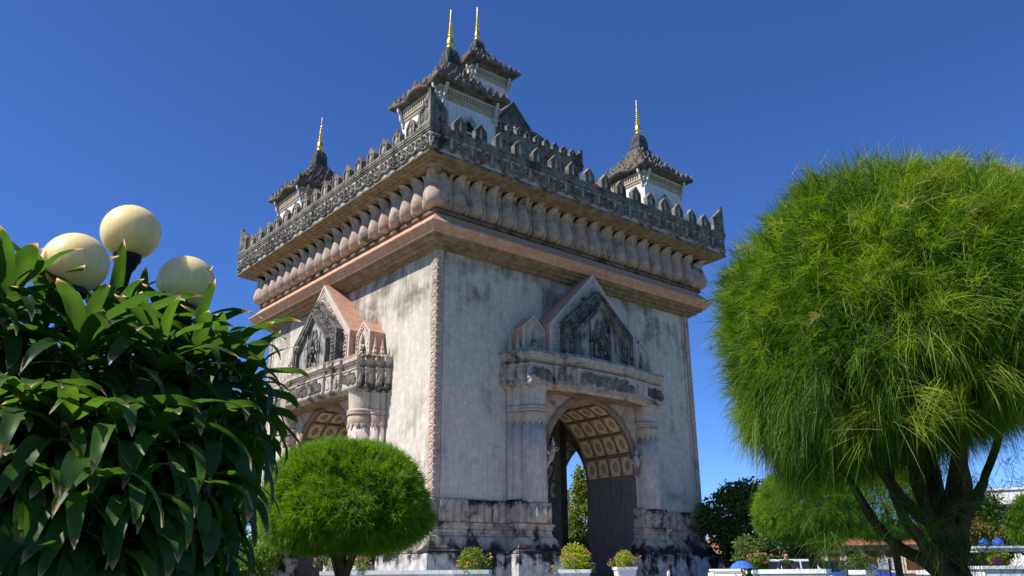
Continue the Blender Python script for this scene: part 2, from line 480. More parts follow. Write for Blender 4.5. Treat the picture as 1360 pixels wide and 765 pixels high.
hall_ceiling = B(); hall_ceiling.add([(-8,-8,16),(8,-8,16),(8,8,16),(-8,8,16)], [(0,3,2,1)])
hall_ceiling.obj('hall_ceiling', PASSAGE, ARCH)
for k, rz in enumerate((0, -math.pi/2, math.pi/2, math.pi)):
    link('wall', wall_me, ARCH, rz=rz)
    link('arch_panel', panel_me, ARCH, rz=rz)
    link('hall_wall', hall_me, ARCH, rz=rz)
    ps = link('passage', pass_me, ARCH, rz=rz)
    link('archivolt', archivolt_me, ARCH, rz=rz)
    # ribs and panels are pieces of the vault
    for i in range(NCOL+1):
        o = link('vault_rib', rib_arc_me, ps, (0, -12.64+i*1.14, 0))
    # equal arc length positions
    tt = np.linspace(0, math.pi, 2000)
    ds = np.r_[0, np.cumsum(np.hypot(np.diff(AW*np.cos(tt)), np.diff(ABH*np.sin(tt))))]
    for j in range(NROW+1):
        t = float(np.interp(j/NROW*ds[-1], ds, tt))
        u, z = -AW*math.cos(t), AZS+ABH*math.sin(t)
        ang = math.atan2(math.sin(t)/ABH, -math.cos(t)/AW)
        o = link('vault_rib', rib_long_me, ps, (u, -10.36, z)); o.rotation_euler = (0, math.pi/2-ang, 0)
        if j < NROW:
            t = float(np.interp((j+.5)/NROW*ds[-1], ds, tt))
            k2 = 0.045
            u, z = -(AW+k2)*math.cos(t), AZS+(ABH+k2)*math.sin(t)
            ang = math.atan2(math.sin(t)/ABH, -math.cos(t)/AW)
            for i in range(NCOL):
                o = link('coffer_panel', coffer_me, ps, (u, -12.07+i*1.14, z)); o.rotation_euler = (0, math.pi/2-ang, 0)
pp = B(); q = Vector((6.2, -3.05, 0))
pp.box(q.x-.34,q.x+.34,q.y-.34,q.y+.34,0,16); pp.box(q.x-.42,q.x+.42,q.y-.42,q.y+.42,0,0.8); pp.box(q.x-.42,q.x+.42,q.y-.42,q.y+.42,11.5,12)
pp.obj('hall_pier', PASSAGE, ARCH)

# --- pedestal: swept mouldings round each corner pier, opened by the passages
def pier_path():
    s = [(-4.14,-12.4),(-4.14,-13.15),(-6.55,-13.15),(-6.55,-12.0),(-12.0,-12.0),(-12.0,-6.55),(-13.15,-6.55),(-13.15,-4.14),(-12.4,-4.14)]
    return s
base_prof = [(0.0,3.66),(0.10,3.70),(0.12,3.86),(0.20,3.88),(0.20,4.02),(0.06,4.06),(0.06,5.30),(0.02,5.34),(-0.2,5.36)]
flare = [(0.05,3.66),(0.05,3.48),(0.10,3.40),(0.10,3.32),(0.20,3.25),(0.30,3.05),(0.40,2.75),(0.50,2.62),(0.52,2.55),(0.74,2.48),(0.76,2.36)]
socl = [(0.70,2.36),(0.72,2.30),(0.80,2.26),(0.80,0.0)]
for nm, prof, mt in (('pedestal_moulding', base_prof, BASE_ST), ('pedestal_flare', flare[::-1], BASE_ST), ('socle', socl[::-1], SOCLE)):
    b = B(); b.sweep(pier_path(), prof, side=-1)
    me = b.data(nm, mt)
    for rz in (0, -math.pi/2, math.pi/2, math.pi): link(nm, me, ARCH, rz=rz)
# lotus leaves standing in the band of the pedestal
def leaf_mesh(name, w, h, bulge, mat, curl=0.1):
    nu, nv = 7, 7; V = []; F = []
    for j in range(nv):
        t = j/(nv-1)
        ww = w/2*(0.86+0.14*math.sin(math.pi*min(1,t*1.2))) * (1 if t < .75 else math.sqrt(max(0.02,1-((t-.75)/.25)**2*0.96)))
        dd = bulge*math.sin(math.pi*min(1,0.15+t*0.85))**0.8 + curl*max(0,(t-.75)/.25)**2
        for i in range(nu):
            s = -1+2*i/(nu-1)
            V.append((s*ww, -(dd*(1-0.75*s*s)), t*h))
    for j in range(nv-1):
        for i in range(nu-1):
            F.append((j*nu+i, j*nu+i+1, (j+1)*nu+i+1, (j+1)*nu+i))
    b = B(); b.add(V, F); return b.data(name, mat, True)
pleaf = leaf_mesh('pedestal_leaf', 0.54, 1.22, 0.17, BASE_ST, 0.20)
for rz in (FRONT, LEFT):
    for i in range(10):
        for s in (-1, 1):
            put('pedestal_leaf', pleaf, ARCH, s*(6.95+i*0.555), 12.06, 4.07, rz)

# corner piers: carved pilaster strips and thin panel frames
pil_c = []
for i in range(34):
    z = i*0.44
    pil_c += [(spiral(0.0,z+0.22,0.17,0.04,0.9,1.0+i%2*3.1,16,1 if i%2 else -1), 0.065), (np.array([[-0.17,z+.05],[0.17,z+.4]]), 0.07)]
pil_me = relief('pilaster_carving', 0.46, 14.96, pil_c, 0.05, 13, 420, CARVED2)
pe = B(); pe.box(-0.23,0.23,0.0,0.09,0,15.0)
pil_back = pe.data('pilaster', CARVED2)
for rz in (FRONT, LEFT, math.pi/2):
    for s in (-1, 1):
        if rz == math.pi/2 and s == 1: continue
        put('pilaster', pil_back, ARCH, s*11.765, 12.0-0.005, 5.36, rz)
        put('pilaster_carving', pil_me, ARCH, s*11.765, 12.0, 5.38, rz)
        fr = B(); fr.box(-0.07,0.07,-0.05,0.02,0,14.9); fr.box(-0.16,-0.10,-0.03,0.02,0,14.9)
        put('panel_fillet', fr.data('panel_fillet', PLASTER), ARCH, s*11.36, 11.9, 5.36, rz)

# --- columns of each porch
def column(me_name, r, caph):
    prof = [(r*1.0,5.2),(r,5.4),(r*0.97,8.0),(r*0.95,10.1)]
    b = B(); b.lathe(prof, n=24, mi=0)
    b.lathe([(r*.96,10.08),(r*1.0,10.12),(r*1.04,10.4),(r*1.05,10.62),(r*1.0,10.72)], n=24, mi=1)   # leaf collar
    b.lathe([(r*1.0,10.74),(r*1.12,10.78),(r*1.14,10.84),(r*1.05,10.9),(r*1.12,10.95),(r*1.12,11.05),(r*1.0,11.12)], n=24, mi=1)
    nfl = 28; V = []
    for z, k in ((11.1,0.97),(11.5,1.0),(12.0,1.06),(12.32,1.16)):
        for i in range(nfl*2):
            a = math.pi*i/nfl; rr = r*k*(1.0 if i % 2 else 0.93)
            V.append((rr*math.cos(a), rr*math.sin(a), z))
    m = nfl*2
    b.add(V, [(q*m+i, q*m+(i+1)%m, (q+1)*m+(i+1)%m, (q+1)*m+i) for q in range(3) for i in range(m)], 0)
    for i in range(14):     # pendant leaves of the collar
        a = 2*math.pi*i/14
        c, s = math.cos(a), math.sin(a); w = r*0.2
        p = lambda k, t, z: (r*k*c - t*s, r*k*s + t*c, z)
        b.add([p(1.02,-w,10.2), p(1.02,w,10.2), p(0.985,0,9.85-0.12*(i%2)), p(1.09,0,10.12)], [(0,1,3),(1,2,3),(2,0,3)], 1)
    return b.data(me_name, [SHAFT, CARVED2], True)
def column_base(r):
    b = B()
    b.lathe([(r*1.0,4.06),(r*1.2,4.1),(r*1.26,4.4),(r*1.22,4.75),(r*1.1,5.0),(r*1.2,5.12),(r*1.22,5.2),(r*1.02,5.3),(r*1.05,5.42),(r*.9,5.5)], n=24)
    for i in range(12):
        a = 2*math.pi*i/12; c, s = math.cos(a), math.sin(a); w = r*0.27
        p = lambda k, t, z: (r*k*c - t*s, r*k*s + t*c, z)
        b.add([p(1.24,-w*.6,4.12), p(1.24,w*.6,4.12), p(1.22,w,4.7), p(1.15,0,5.05), p(1.22,-w,4.7), p(1.42,0,4.55), p(1.38,0,5.0)],
              [(0,1,5),(1,2,5),(2,6,5),(2,3,6),(3,4,6),(4,5,6),(4,0,5)])
    return b.data('column_base', [BASE_ST])
specs = [(5.2,12.87,0.86),(6.02,12.42,0.40),(6.32,12.08,0.26)]
cols = [(u, d, column('column', r, 0), column_base(r)) for u, d, r in specs]
for rz in (FRONT, LEFT):
    for u, d, cm, bm in cols:
        for s in (-1, 1):
            o = put('column', cm, ARCH, s*u, d, 0, rz)
            ob = link('column_base', bm, o)
            if u < 5.5: ob.scale = (0.92,0.92,1)

# --- entablature over each porch
half = [(7.0,11.85),(7.0,12.35),(6.78,12.35),(6.78,12.85),(6.48,12.85),(6.48,13.45),(6.2,13.45),(6.2,13.95),(4.3,13.95),(4.3,14.16),(3.5,14.16),(3.5,14.33),(2.72,14.33),(2.72,14.5)]
plan = [(-u,-d) for u, d in half] + [(u,-d) for u, d in half[::-1]]
ent_prof = [(-0.30,12.14),(-0.24,12.16),(-0.22,12.26),(-0.12,12.28),(-0.09,12.40),(0.0,12.43),(0.02,12.52),(-0.03,12.56),(-0.03,13.52),(0.03,13.55),(0.03,13.64),(-0.10,13.68),(-0.20,13.74),(-0.20,13.82)]
cor_prof = [(-0.20,13.82),(-0.12,13.86),(-0.10,13.96),(-0.02,13.99),(0.0,14.08),(0.07,14.11),(0.07,14.36),(-0.02,14.40),(-0.3,14.41)]
def plan_off(o):
    b = B(); b.sweep(plan, [(o,0),(o,1)], side=1)
    return [(b.v[2*i][0], b.v[2*i][1]) for i in range(len(plan))]
eb = B(); eb.sweep(plan, ent_prof, side=1)
po = plan_off(-0.30); eb.add([(x,y,12.14) for x,y in po], [tuple(range(len(po)))[::-1]], 1)
ent_me = eb.data('entablature', [CARVED, OCHRE])
cbm = B(); cbm.sweep(plan, cor_prof, side=1)
po = plan_off(-0.28); cbm.add([(x,y,14.405) for x,y in po], [tuple(range(len(po)))], 0)
cor_me = cbm.data('porch_cornice', [CARVED])
# rows of tiny antefixes above and pendants below
tb_ = B()
for z0, hgt, off, step, dirn in ((14.38,0.20,0.03,0.17,1),(12.42,0.14,-0.02,0.15,-1),(13.80,0.13,-0.12,0.14,-1)):
    pl = plan_off(off)
    for a, c in zip(pl[:-1], pl[1:]):
        L_ = math.dist(a, c); k = max(1, int(L_/step))
        for i in range(k):
            t = (i+.5)/k; x, y = a[0]+(c[0]-a[0])*t, a[1]+(c[1]-a[1])*t
            w = L_/k*0.36
            tb_.add([(x-w,y-w,z0),(x+w,y-w,z0),(x+w,y+w,z0),(x-w,y+w,z0),(x,y,z0+dirn*hgt)], [(0,1,4),(1,2,4),(2,3,4),(3,0,4)])
teeth_me = tb_.data('antefix_row', CARVED)
big_pan = relief('carved_panel', 5.1, 0.88, foliage_curves(5.1,0.88,90,3,0.05,0.10)+[(np.c_[np.linspace(-2.5,2.5,160), 0.44+0.3*np.sin(np.linspace(-2.5,2.5,160)*5)], 0.06)], 0.11, 130, 24, [GROUNDST, DARKST])
side_pan = relief('carved_panel', 1.7, 0.88, foliage_curves(1.7,0.88,36,5,0.05,0.09), 0.11, 52, 26, [GROUNDST, DARKST])
flame = [(np.c_[np.linspace(0,0,20), np.linspace(.1,.8,20)], np.linspace(.16,.02,20)), (np.c_[0.13+np.linspace(0,-.08,14), np.linspace(.12,.55,14)], np.linspace(.1,.02,14)), (np.c_[-0.13+np.linspace(0,.08,14), np.linspace(.12,.55,14)], np.linspace(.1,.02,14))]
diam_pan = relief('carved_diamond', 0.6, 0.88, flame, 0.08, 20, 28, CARVED)
spand = []
for i in range(9):
    t = i/8
    spand.append((spiral(-0.8+1.5*t*0.9, 1.7-1.3*t*t+0.0, 0.22*(1-0.5*t)+.06, 0.05, 1.2, 2.0+i, 20, 1 if i%2 else -1), 0.055))
spand.append((np.c_[np.linspace(-.95,-.85,30), np.linspace(0.1,1.9,30)], 0.05)); spand.append((np.c_[np.linspace(-.9,.9,30), np.linspace(1.9,1.85,30)], 0.05))
spand_me = relief('spandrel_carving', 2.1, 2.1, spand, 0.09, 44, 44, CARVED2, keep=lambda x, z: ((x-3.35)/(AW+.5))**2+((z+10.3-AZS)/(ABH+.5))**2 > 1.0)
spand_flip = spand_me.copy()
for v in spand_flip.vertices: v.co.x = -v.co.x

# --- gables
def relief_gable_band(P_out, P_in, d, seed):
    "leafy band between two gable outlines, as rows of curling leaves"
    b = B(); g = random.Random(seed)
    idx = [0,4,3,2,1]
    for a, c in zip(idx[:-1], idx[1:]):
        A0, A1, B0, B1 = P_out[a], P_out[c], P_in[a], P_in[c]
        L_ = math.dist(A0, A1); k = max(2, int(L_/0.26))
        for i in range(k):
            t = (i+.5)/k
            O = (A0[0]+(A1[0]-A0[0])*t, A0[1]+(A1[1]-A0[1])*t); I = (B0[0]+(B1[0]-B0[0])*t, B0[1]+(B1[1]-B0[1])*t)
            for w in (0.28, 0.72):
                x, z = O[0]+(I[0]-O[0])*w, O[1]+(I[1]-O[1])*w
                r = 0.13*g.uniform(.8,1.25)
                b.ell((x+g.uniform(-.03,.03), -d, z+g.uniform(-.04,.04)), (r, 0.10*g.uniform(.7,1.3), r*g.uniform(.7,1.2)), 6, 4)
    return b
def deity(s=1.0):
    "carved deity under a tiered crown, framed by flame leaves; faces -Y, base at z=0"
    b = B()
    for i, (z, rx, rz_) in enumerate(((0.1,.75,.1),(0.26,.6,.1))): b.ell((0,0,z*s), (rx*s,.2*s,rz_*s), 10, 6)
    for sg in (-1,1):
        b.tube([(sg*.12*s,-.1*s,.95*s),(sg*.42*s,-.2*s,.75*s),(sg*.2*s,-.22*s,.4*s),(sg*.15*s,-.22*s,.32*s)], [.13*s,.12*s,.09*s,.07*s], 7)
        b.tube([(sg*.16*s,-.12*s,1.5*s),(sg*.44*s,-.12*s,1.3*s),(sg*.56*s,-.16*s,1.62*s),(sg*.5*s,-.16*s,1.86*s)], [.09*s,.07*s,.06*s,.04*s], 6)
        b.tube([(sg*.16*s,-.1*s,1.45*s),(sg*.42*s,-.1*s,1.15*s),(sg*.34*s,-.2*s,.95*s)], [.09*s,.07*s,.05*s], 6)
        for k in range(7):
            t = k/6; x = sg*(.72-.5*t*t)*s; z = (.45+2.15*t)*s
            b.ell((x,.02,z), (.16*s,.07*s,.22*s), 6, 5)
    b.tube([(0,-.06*s,.85*s),(0,-.12*s,1.1*s),(0,-.12*s,1.4*s),(0,-.1*s,1.58*s)], [.2*s,.15*s,.2*s,.1*s], 9)
    b.ell((0,-.13*s,1.74*s), (.13*s,.14*s,.17*s), 9, 7)
    b.lathe([(.15*s,0),(.14*s,.1*s),(.10*s,.14*s),(.11*s,.24*s),(.07*s,.28*s),(.08*s,.38*s),(.03*s,.46*s),(.01*s,.75*s)], (0,-.1*s,1.84*s), 9)
    return b
def guardian():
    "small seated figure with high crown"
    b = B()
    b.ell((0,0,.1), (.34,.22,.12), 10, 6)
    for sg in (-1,1):
        b.tube([(sg*.12,-.05,.3),(sg*.3,-.16,.3),(sg*.08,-.22,.2)], [.1,.09,.06], 7)
        b.tube([(sg*.15,-.03,.72),(sg*.26,-.06,.5),(sg*.1,-.18,.42)], [.07,.06,.045], 6)
    b.tube([(0,0,.22),(0,-.02,.5),(0,-.01,.74),(0,-.01,.82)], [.2,.15,.17,.07], 9)
    b.ell((0,-.02,.93), (.1,.11,.13), 8, 6)
    b.lathe([(.11,0),(.08,.08),(.09,.14),(.05,.2),(.02,.42)], (0,0,1.0), 8)
    return b
def kinnari():
    "bird-bodied bracket figure springing from the jamb"
    b = B()
    b.tube([(0,.1,-.7),(0,-.05,-.3),(0,-.2,.0),(0,-.3,.35)], [.05,.12,.22,.2], 9)
    b.tube([(0,-.3,.3),(0,-.34,.55),(0,-.36,.72)], [.19,.16,.07], 9)
    b.ell((0,-.4,.84), (.11,.13,.14), 8, 6); b.lathe([(.1,0),(.07,.1),(.02,.3)], (0,-.38,.93), 8)
    for sg in (-1,1):
        b.tube([(sg*.17,-.33,.62),(sg*.3,-.5,.42),(sg*.22,-.7,.62)], [.07,.06,.04], 6)
        b.tube([(sg*.16,-.2,.2),(sg*.36,0.0,.5),(sg*.42,.1,.95)], [.12,.1,.02], 6)
    b.tube([(0,0,.0),(0,.2,.4),(0,.15,.9)], [.15,.1,.02], 6)
    return b
deity_me = deity(0.86).data('carved_deity', GABLEST, True)
guard_me = guardian().data('carved_guardian', CARVED, True)
kin_me = kinnari().data('bracket_figure', CARVED, True)
spike = B(); spike.lathe([(.14,0),(.2,.12),(.16,.22),(.2,.3),(.13,.5),(.15,.58),(.08,.8),(.02,1.25)], n=8)
spike_me = spike.data('finial', CARVED2)

def big_gable():
    parts = []
    P1 = pent(4.13,14.42,16.6,20.85)
    b = B(); b.prism_y(P1, -13.38, -11.92, 0, 1); parts.append(('gable', b.data('gable', [SHAFT, PINK])))
    b = B(); b.frame_y(P1, inset(P1,.16), -13.50, -13.37); b.frame_y(inset(P1,.16), inset(P1,.30), -13.44, -13.37); b.frame_y(inset(P1,.42), inset(P1,.5), -13.44, -13.37)
    parts.append(('gable_moulding', b.data('gable_moulding', PINK2)))
    b = relief_gable_band(inset(P1,.50), inset(P1,.95), 13.40, 2); parts.append(('gable_leaf_band', b.data('gable_leaf_band', CARVED, True)))
    P2 = pent(3.22,14.42,16.85,19.55)
    b = B(); b.prism_y(P2, -13.92, -13.36); b.frame_y(P2, inset(P2,.12), -14.0, -13.91); b.frame_y(inset(P2,.62), inset(P2,.72), -14.0, -13.91)
    parts.append(('inner_gable', b.data('inner_gable', GABLEST)))
    b = relief_gable_band(inset(P2,.12), inset(P2,.62), 13.95, 3); parts.append(('gable_leaf_band', b.data('gable_leaf_band', GABLEST, True)))
    P3 = pent(2.42,14.42,16.3,18.72); Q3 = inset(P3,.30)
    b = B(); b.frame_y(P3, inset(P3,.14), -14.30, -13.9); b.frame_y(inset(P3,.14), Q3, -14.22, -13.9)
    parts.append(('niche_frame', b.data('niche_frame', GABLEST)))
    b = B(); b.add([(x,-13.97,z) for x,z in Q3], [tuple(range(5))]); b.box(-.95,-.85,-14.05,-13.96,14.5,17.2); b.box(.85,.95,-14.05,-13.96,14.5,17.2)
    parts.append(('niche_panel', b.data('niche_panel', NICHE)))
    return parts
PINK2 = stone('gable_trim', (0.52,0.40,0.33), (0.60,0.52,0.46), (0.16,0.13,0.11), (0.55,0.76), 0.5, 6, 0.35, 0.6)
NICHE = stone('niche_plaster', (0.32,0.30,0.28), (0.44,0.42,0.40), (0.035,0.034,0.035), (0.43,0.62), 0.8, 5, 0.3, 0.7)
gparts = big_gable()
S1 = pent(0.92,14.42,16.2,17.05)
sg_b = B(); sg_b.prism_y(S1, -12.96, -11.92, 0, 1)
sgable_me = sg_b.data('side_gable', [SHAFT, PINK])
sf_b = B(); sf_b.frame_y(S1, inset(S1,.12), -13.06, -12.95); sf_b.frame_y(inset(S1,.22), inset(S1,.3), -13.02, -12.95)
sgf_me = sf_b.data('side_gable_moulding', PINK2)
slb = relief_gable_band(inset(S1,.12), inset(S1,.24), 12.97, 9); slb_me = slb.data('gable_leaf_band', CARVED2, True)

for rz in (FRONT, LEFT):
    en = link('entablature', ent_me, ARCH, rz=rz)
    link('porch_cornice', cor_me, ARCH, rz=rz)
    tag(link('antefix_row', teeth_me, ARCH, rz=rz), kind='stuff')
    def sub(nm, me, u, d, z, turn=0, par=en, sc=None):
        o = link(nm, me, par, (u,-d,z)); o.rotation_euler = (0,0,turn)
        if sc: o.scale = sc
        return o
    sub('carved_panel', big_pan, 0, 14.475, 12.60)
    for s in (-1, 1):
        sub('carved_panel', side_pan, s*5.25, 13.925, 12.60)
        sub('carved_diamond', diam_pan, s*3.9, 14.135, 12.60)
        sub('carved_diamond', diam_pan, s*3.1, 14.305, 12.60)
        for q, (u, d) in enumerate(((6.976,12.1),(6.756,12.6),(6.456,13.15),(6.176,13.7))):
            sub('carved_diamond', diam_pan, s*u, d, 12.60, s*math.pi/2, sc=(0.72,1,1))
        put('spandrel_carving', spand_me if s < 0 else spand_flip, ARCH, s*3.35, 12.76, 10.3, rz)
        o = put('bracket_figure', kin_me, ARCH, s*4.0, 12.85, 8.05, rz, -s*0.5)
        put('finial', spike_me, ARCH, s*6.5, 12.35, 14.4, rz)
        put('finial', spike_me, ARCH, s*6.25, 12.75, 14.4, rz, scale=(1,1,1.12))
        sgo = put('side_gable', sgable_me, ARCH, s*5.1, 0, 0, rz)
        link('side_gable_moulding', sgf_me, sgo); link('gable_leaf_band', slb_me, sgo)
        link('carved_guardian', guard_me, sgo, (0,-13.05,14.5)).scale = (1.2,1.2,1.2)
    g0 = None
    for nm, me in gparts:
        o = link(nm, me, ARCH if g0 is None else g0, rz=rz if g0 is None else 0)
        g0 = g0 or o
    link('carved_deity', deity_me, g0, (0,-14.03,14.5)).scale = (1.25,1.1,1.22)

# --- main cornice, lotus petals, parapet
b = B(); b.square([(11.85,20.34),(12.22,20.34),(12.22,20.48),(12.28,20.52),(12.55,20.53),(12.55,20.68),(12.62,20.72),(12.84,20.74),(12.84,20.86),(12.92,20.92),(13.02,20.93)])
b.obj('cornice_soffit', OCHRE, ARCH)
b = B(); b.square([(13.00,20.92),(13.06,20.93),(13.14,21.08),(13.34,21.30),(13.46,21.42),(13.46,21.50),(13.30,21.60),(12.72,22.22),(12.70,22.32)])
b.obj('terracotta_cornice', PINK, ARCH)
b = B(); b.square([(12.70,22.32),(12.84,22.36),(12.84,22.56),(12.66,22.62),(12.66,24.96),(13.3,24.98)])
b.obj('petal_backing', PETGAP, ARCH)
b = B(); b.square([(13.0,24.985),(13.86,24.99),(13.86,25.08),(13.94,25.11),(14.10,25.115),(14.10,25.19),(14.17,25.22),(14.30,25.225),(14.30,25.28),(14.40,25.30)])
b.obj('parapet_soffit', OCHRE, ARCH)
b = B(); b.square([(14.40,25.30),(14.45,25.31),(14.45,25.41),(14.38,25.46),(14.38,26.70),(14.44,26.76),(14.44,26.84),(14.50,26.88),(14.50,26.98),(14.42,27.02),(14.48,27.06),(14.48,27.22),(13.9,27.24),(13.9,26.6)])
b.obj('parapet', DARKST, ARCH)
b = B(); b.add([(-14,-14,26.6),(14,-14,26.6),(14,14,26.6),(-14,14,26.6)], [(0,1,2,3)]); b.obj('roof_deck', PASSAGE, ARCH)

def petal(name, w, prof, mat, n=19, kd=1.0, kz=1.0):
    nu = 9; V = []; F = []
    T_, D_, Z_ = zip(*prof)
    for j in range(n):
        t = j/(n-1)
        if t < .42: ww = w/2*math.sqrt(1-((.42-t)/.42)**2.2*.80)
        else: ww = w/2*math.sqrt(max(0.004, 1-((t-.42)/.58)**2.3))
        dd = float(np.interp(t, T_, D_))*kd; zz = float(np.interp(t, T_, Z_))*kz
        hood = min(1, max(0, (t-.55)/.4)); hood = hood*hood*(3-2*hood)
        for i in range(nu):
            s = math.sin((-1+2*i/(nu-1))*math.pi/2)
            drop = (1-math.sqrt(max(0,1-(s*.985)**2)))*w*0.80*(1-.8*hood)
            V.append((s*ww, -(dd-drop+(.05 if .85 < abs(s) < .97 else 0)), zz))
    for j in range(n-1):
        for i in range(nu-1): F.append((j*nu+i, j*nu+i+1, (j+1)*nu+i+1, (j+1)*nu+i))
    b = B(); b.add(V, F); return b.data(name, mat, True)
pprof = [(0,.18,0.0),(.05,.50,.02),(.12,.70,.12),(.22,.81,.32),(.34,.83,.62),(.48,.74,1.02),(.62,.62,1.44),(.74,.57,1.80),(.84,.62,2.08),(.91,.76,2.24),(.96,.95,2.32),(1,1.14,2.30)]
pet_me = petal('lotus_petal', 1.12, pprof, PETAL)
pet2_me = petal('lotus_petal', 0.52, pprof, PETAL, kd=.56, kz=1.0)
cpet_me = petal('lotus_petal', 1.85, pprof, PETAL, kd=1.25, kz=1.02)
for rz in (FRONT, LEFT):
    for i in range(18):
        put('lotus_petal', pet_me, ARCH, (i-8.5)*1.31, 12.64, 22.66, rz)
    for i in range(19):
        put('lotus_petal', pet2_me, ARCH, (i-9)*1.31, 12.62, 22.67, rz)
for sx, sy in ((-1,-1),(1,-1),(-1,1)):
    o = link('lotus_petal', cpet_me, ARCH, (sx*12.52, sy*12.52, 22.66))
    o.rotation_euler = (0,0, math.atan2(sy,sx)+math.pi/2)
# scroll frieze
sc = [(spiral(-0.32,0.62,0.40,0.06,1.5,-0.6,60), np.linspace(.11,.07,60)), (spiral(0.36,0.60,0.30,0.05,1.3,2.4,40,-1), np.linspace(.1,.06,40)),
      (np.c_[np.linspace(-.75,.75,50), 0.2+0.14*np.sin(np.linspace(0,6.2,50))], 0.075)]
for i, (x, z) in enumerate([(-.62,.98),(-.05,1.0),(.1,.32),(.55,.98),(.66,.36),(-.66,.34),(.36,.6),(-.32,.62),(.02,.72)]):
    sc.append((np.array([[x,z],[x+.08*math.cos(i*2.1),z+.1*math.sin(i*2.1)]]), .10))
scroll_me = relief('scroll_ornament', 1.6, 1.16, sc, 0.16, 52, 36, [GROUNDST, DARKST])
for rz in (FRONT, LEFT):
    for i in range(18):
        put('scroll_ornament', scroll_me, ARCH, (i-8.5)*1.6, 14.385, 25.50, rz, scale=(1 if i % 2 else -1,1,1))
# merlons
def merlon_mesh(name, hw, eave, peak, th, mats):
    P = pent(hw,0,eave,peak); Q = inset(P,hw*.28); Q = [(x, max(z, 0.14)) for x, z in Q]
    b = B()
    b.prism_y(P, -th*.5+0.07, th*.5, 0); b.frame_y(P, Q, -th*.5, -th*.5+0.075, 0)
    b.ell((0,-th*.5+.05,eave*.55), (hw*.26,.07,eave*.42), 7, 5, 1); b.ell((0,-th*.5+.04,eave*1.0), (hw*.17,.07,hw*.2), 6, 4, 1)
    b.lathe([(hw*.2,0),(hw*.12,.1),(.01,.28)], (0,-th*.5+.05,eave*1.08), 6, 1)
    return b.data(name, mats)
mer_me = merlon_mesh('merlon', 0.47, 0.72, 1.26, 0.36, [DARKST, CARVED])
for rz in (FRONT, LEFT, math.pi/2, math.pi):
    for i in range(16):
        put('merlon', mer_me, ARCH, (i-7.5)*1.615, 14.22, 27.22, rz)
# tall folded merlon at each parapet corner
def corner_merlon(k=1.0):
    b = B()
    for sg in (0, 1):
        P = [(.012,0),(1.35*k,0),(1.35*k,1.15*k),(1.1*k,1.35*k),(.012,2.36*k)]
        Q = [(0.08*k,0.18*k),(1.12*k,0.18*k),(1.12*k,1.08*k),(.95*k,1.22*k),(0.08*k,2.0*k)]
        bb = B(); bb.prism_y(P, 0.06, 0.30); bb.frame_y(P, Q, 0.0, 0.065)
        bb.ell((.5*k,.06,.72*k), (.22*k,.09,.45*k), 8, 6); bb.ell((.48*k,.03,1.25*k), (.13*k,.1,.16*k), 7, 5)
        for i in range(7): bb.ell((.95*k-.12*i*k,.03,1.05*k+.13*i*k), (.09*k,.07,.1*k), 6, 4)
        bb.ell((.95*k,.05,.45*k), (.16*k,.08,.22*k), 7, 5)
        V = bb.v
        if sg: V = [(y, x, z) for x, y, z in V]; F = [f[::-1] for f in bb.f]
        else: F = bb.f
        b.add(V, F)
    b.box(-0.06,1.5*k,-0.06,0.34,-.12,0.03); b.box(-0.055,.335,0.345,1.5*k,-.12,0.028)
    return b
cm_me = corner_merlon().data('corner_merlon', DARKST)
for sx, sy, rz in ((-1,-1,0),(1,-1,math.pi/2),(-1,1,-math.pi/2),(1,1,math.pi)):
    o = link('corner_merlon', cm_me, ARCH, (sx*14.46, sy*14.46, 27.30)); o.rotation_euler = (0,0,rz)

# --- roof towers
def ring_roof(prof, c, nseg=14, wave=0.0, mi=0, bld=None):
    "square roof whose eaves wave up and down along each side; prof (half, z, wave amount)"
    b = bld; k = len(prof); V = []; F = []
    pts = []
    for s in range(4):
        for i in range(nseg):
            t = -1+2*i/nseg
            pts.append([(t,-1),(1,t),(-t,1),(-1,-t)][s] + (t,))
    for h, z, w in prof:
        for x, y, t in pts:
            bulge = 1.0+0.03*w*math.cos(t*math.pi*2)
            V.append((c[0]+x*h*bulge, c[1]+y*h*bulge, z + wave*w*(0.55*math.cos(2*math.pi*t)-0.5*abs(t)**3)))
    m = len(pts)
    for q in range(k-1):
        for i in range(m):
            j = (i+1) % m
            F.append((q*m+i, q*m+j, (q+1)*m+j, (q+1)*m+i))
    b.add(V, F, mi)
def spiky(b, x, y, z, w, h, ang, lean=0.0):
    "flame-shaped antefix"
    c, s = math.cos(ang), math.sin(ang)
    P = [(-w,0),(w,0),(w*1.1,h*.35),(w*.55,h*.5),(w*.45,h*.72),(0,h),(-w*.45,h*.72),(-w*.55,h*.5),(-w*1.1,h*.35)]
    n = len(P); t = w*.35
    V = [(x+c*a+s*(t+lean*q), y+s*a-c*(t+lean*q), z+q) for a, q in P]+[(x+c*a-s*(t-lean*q), y+s*a+c*(t-lean*q), z+q) for a, q in P]
    b.add(V, [tuple(range(n)), tuple(range(2*n-1,n-1,-1))]+[(i,i+n,(i+1)%n+n,(i+1)%n) for i in range(n)])
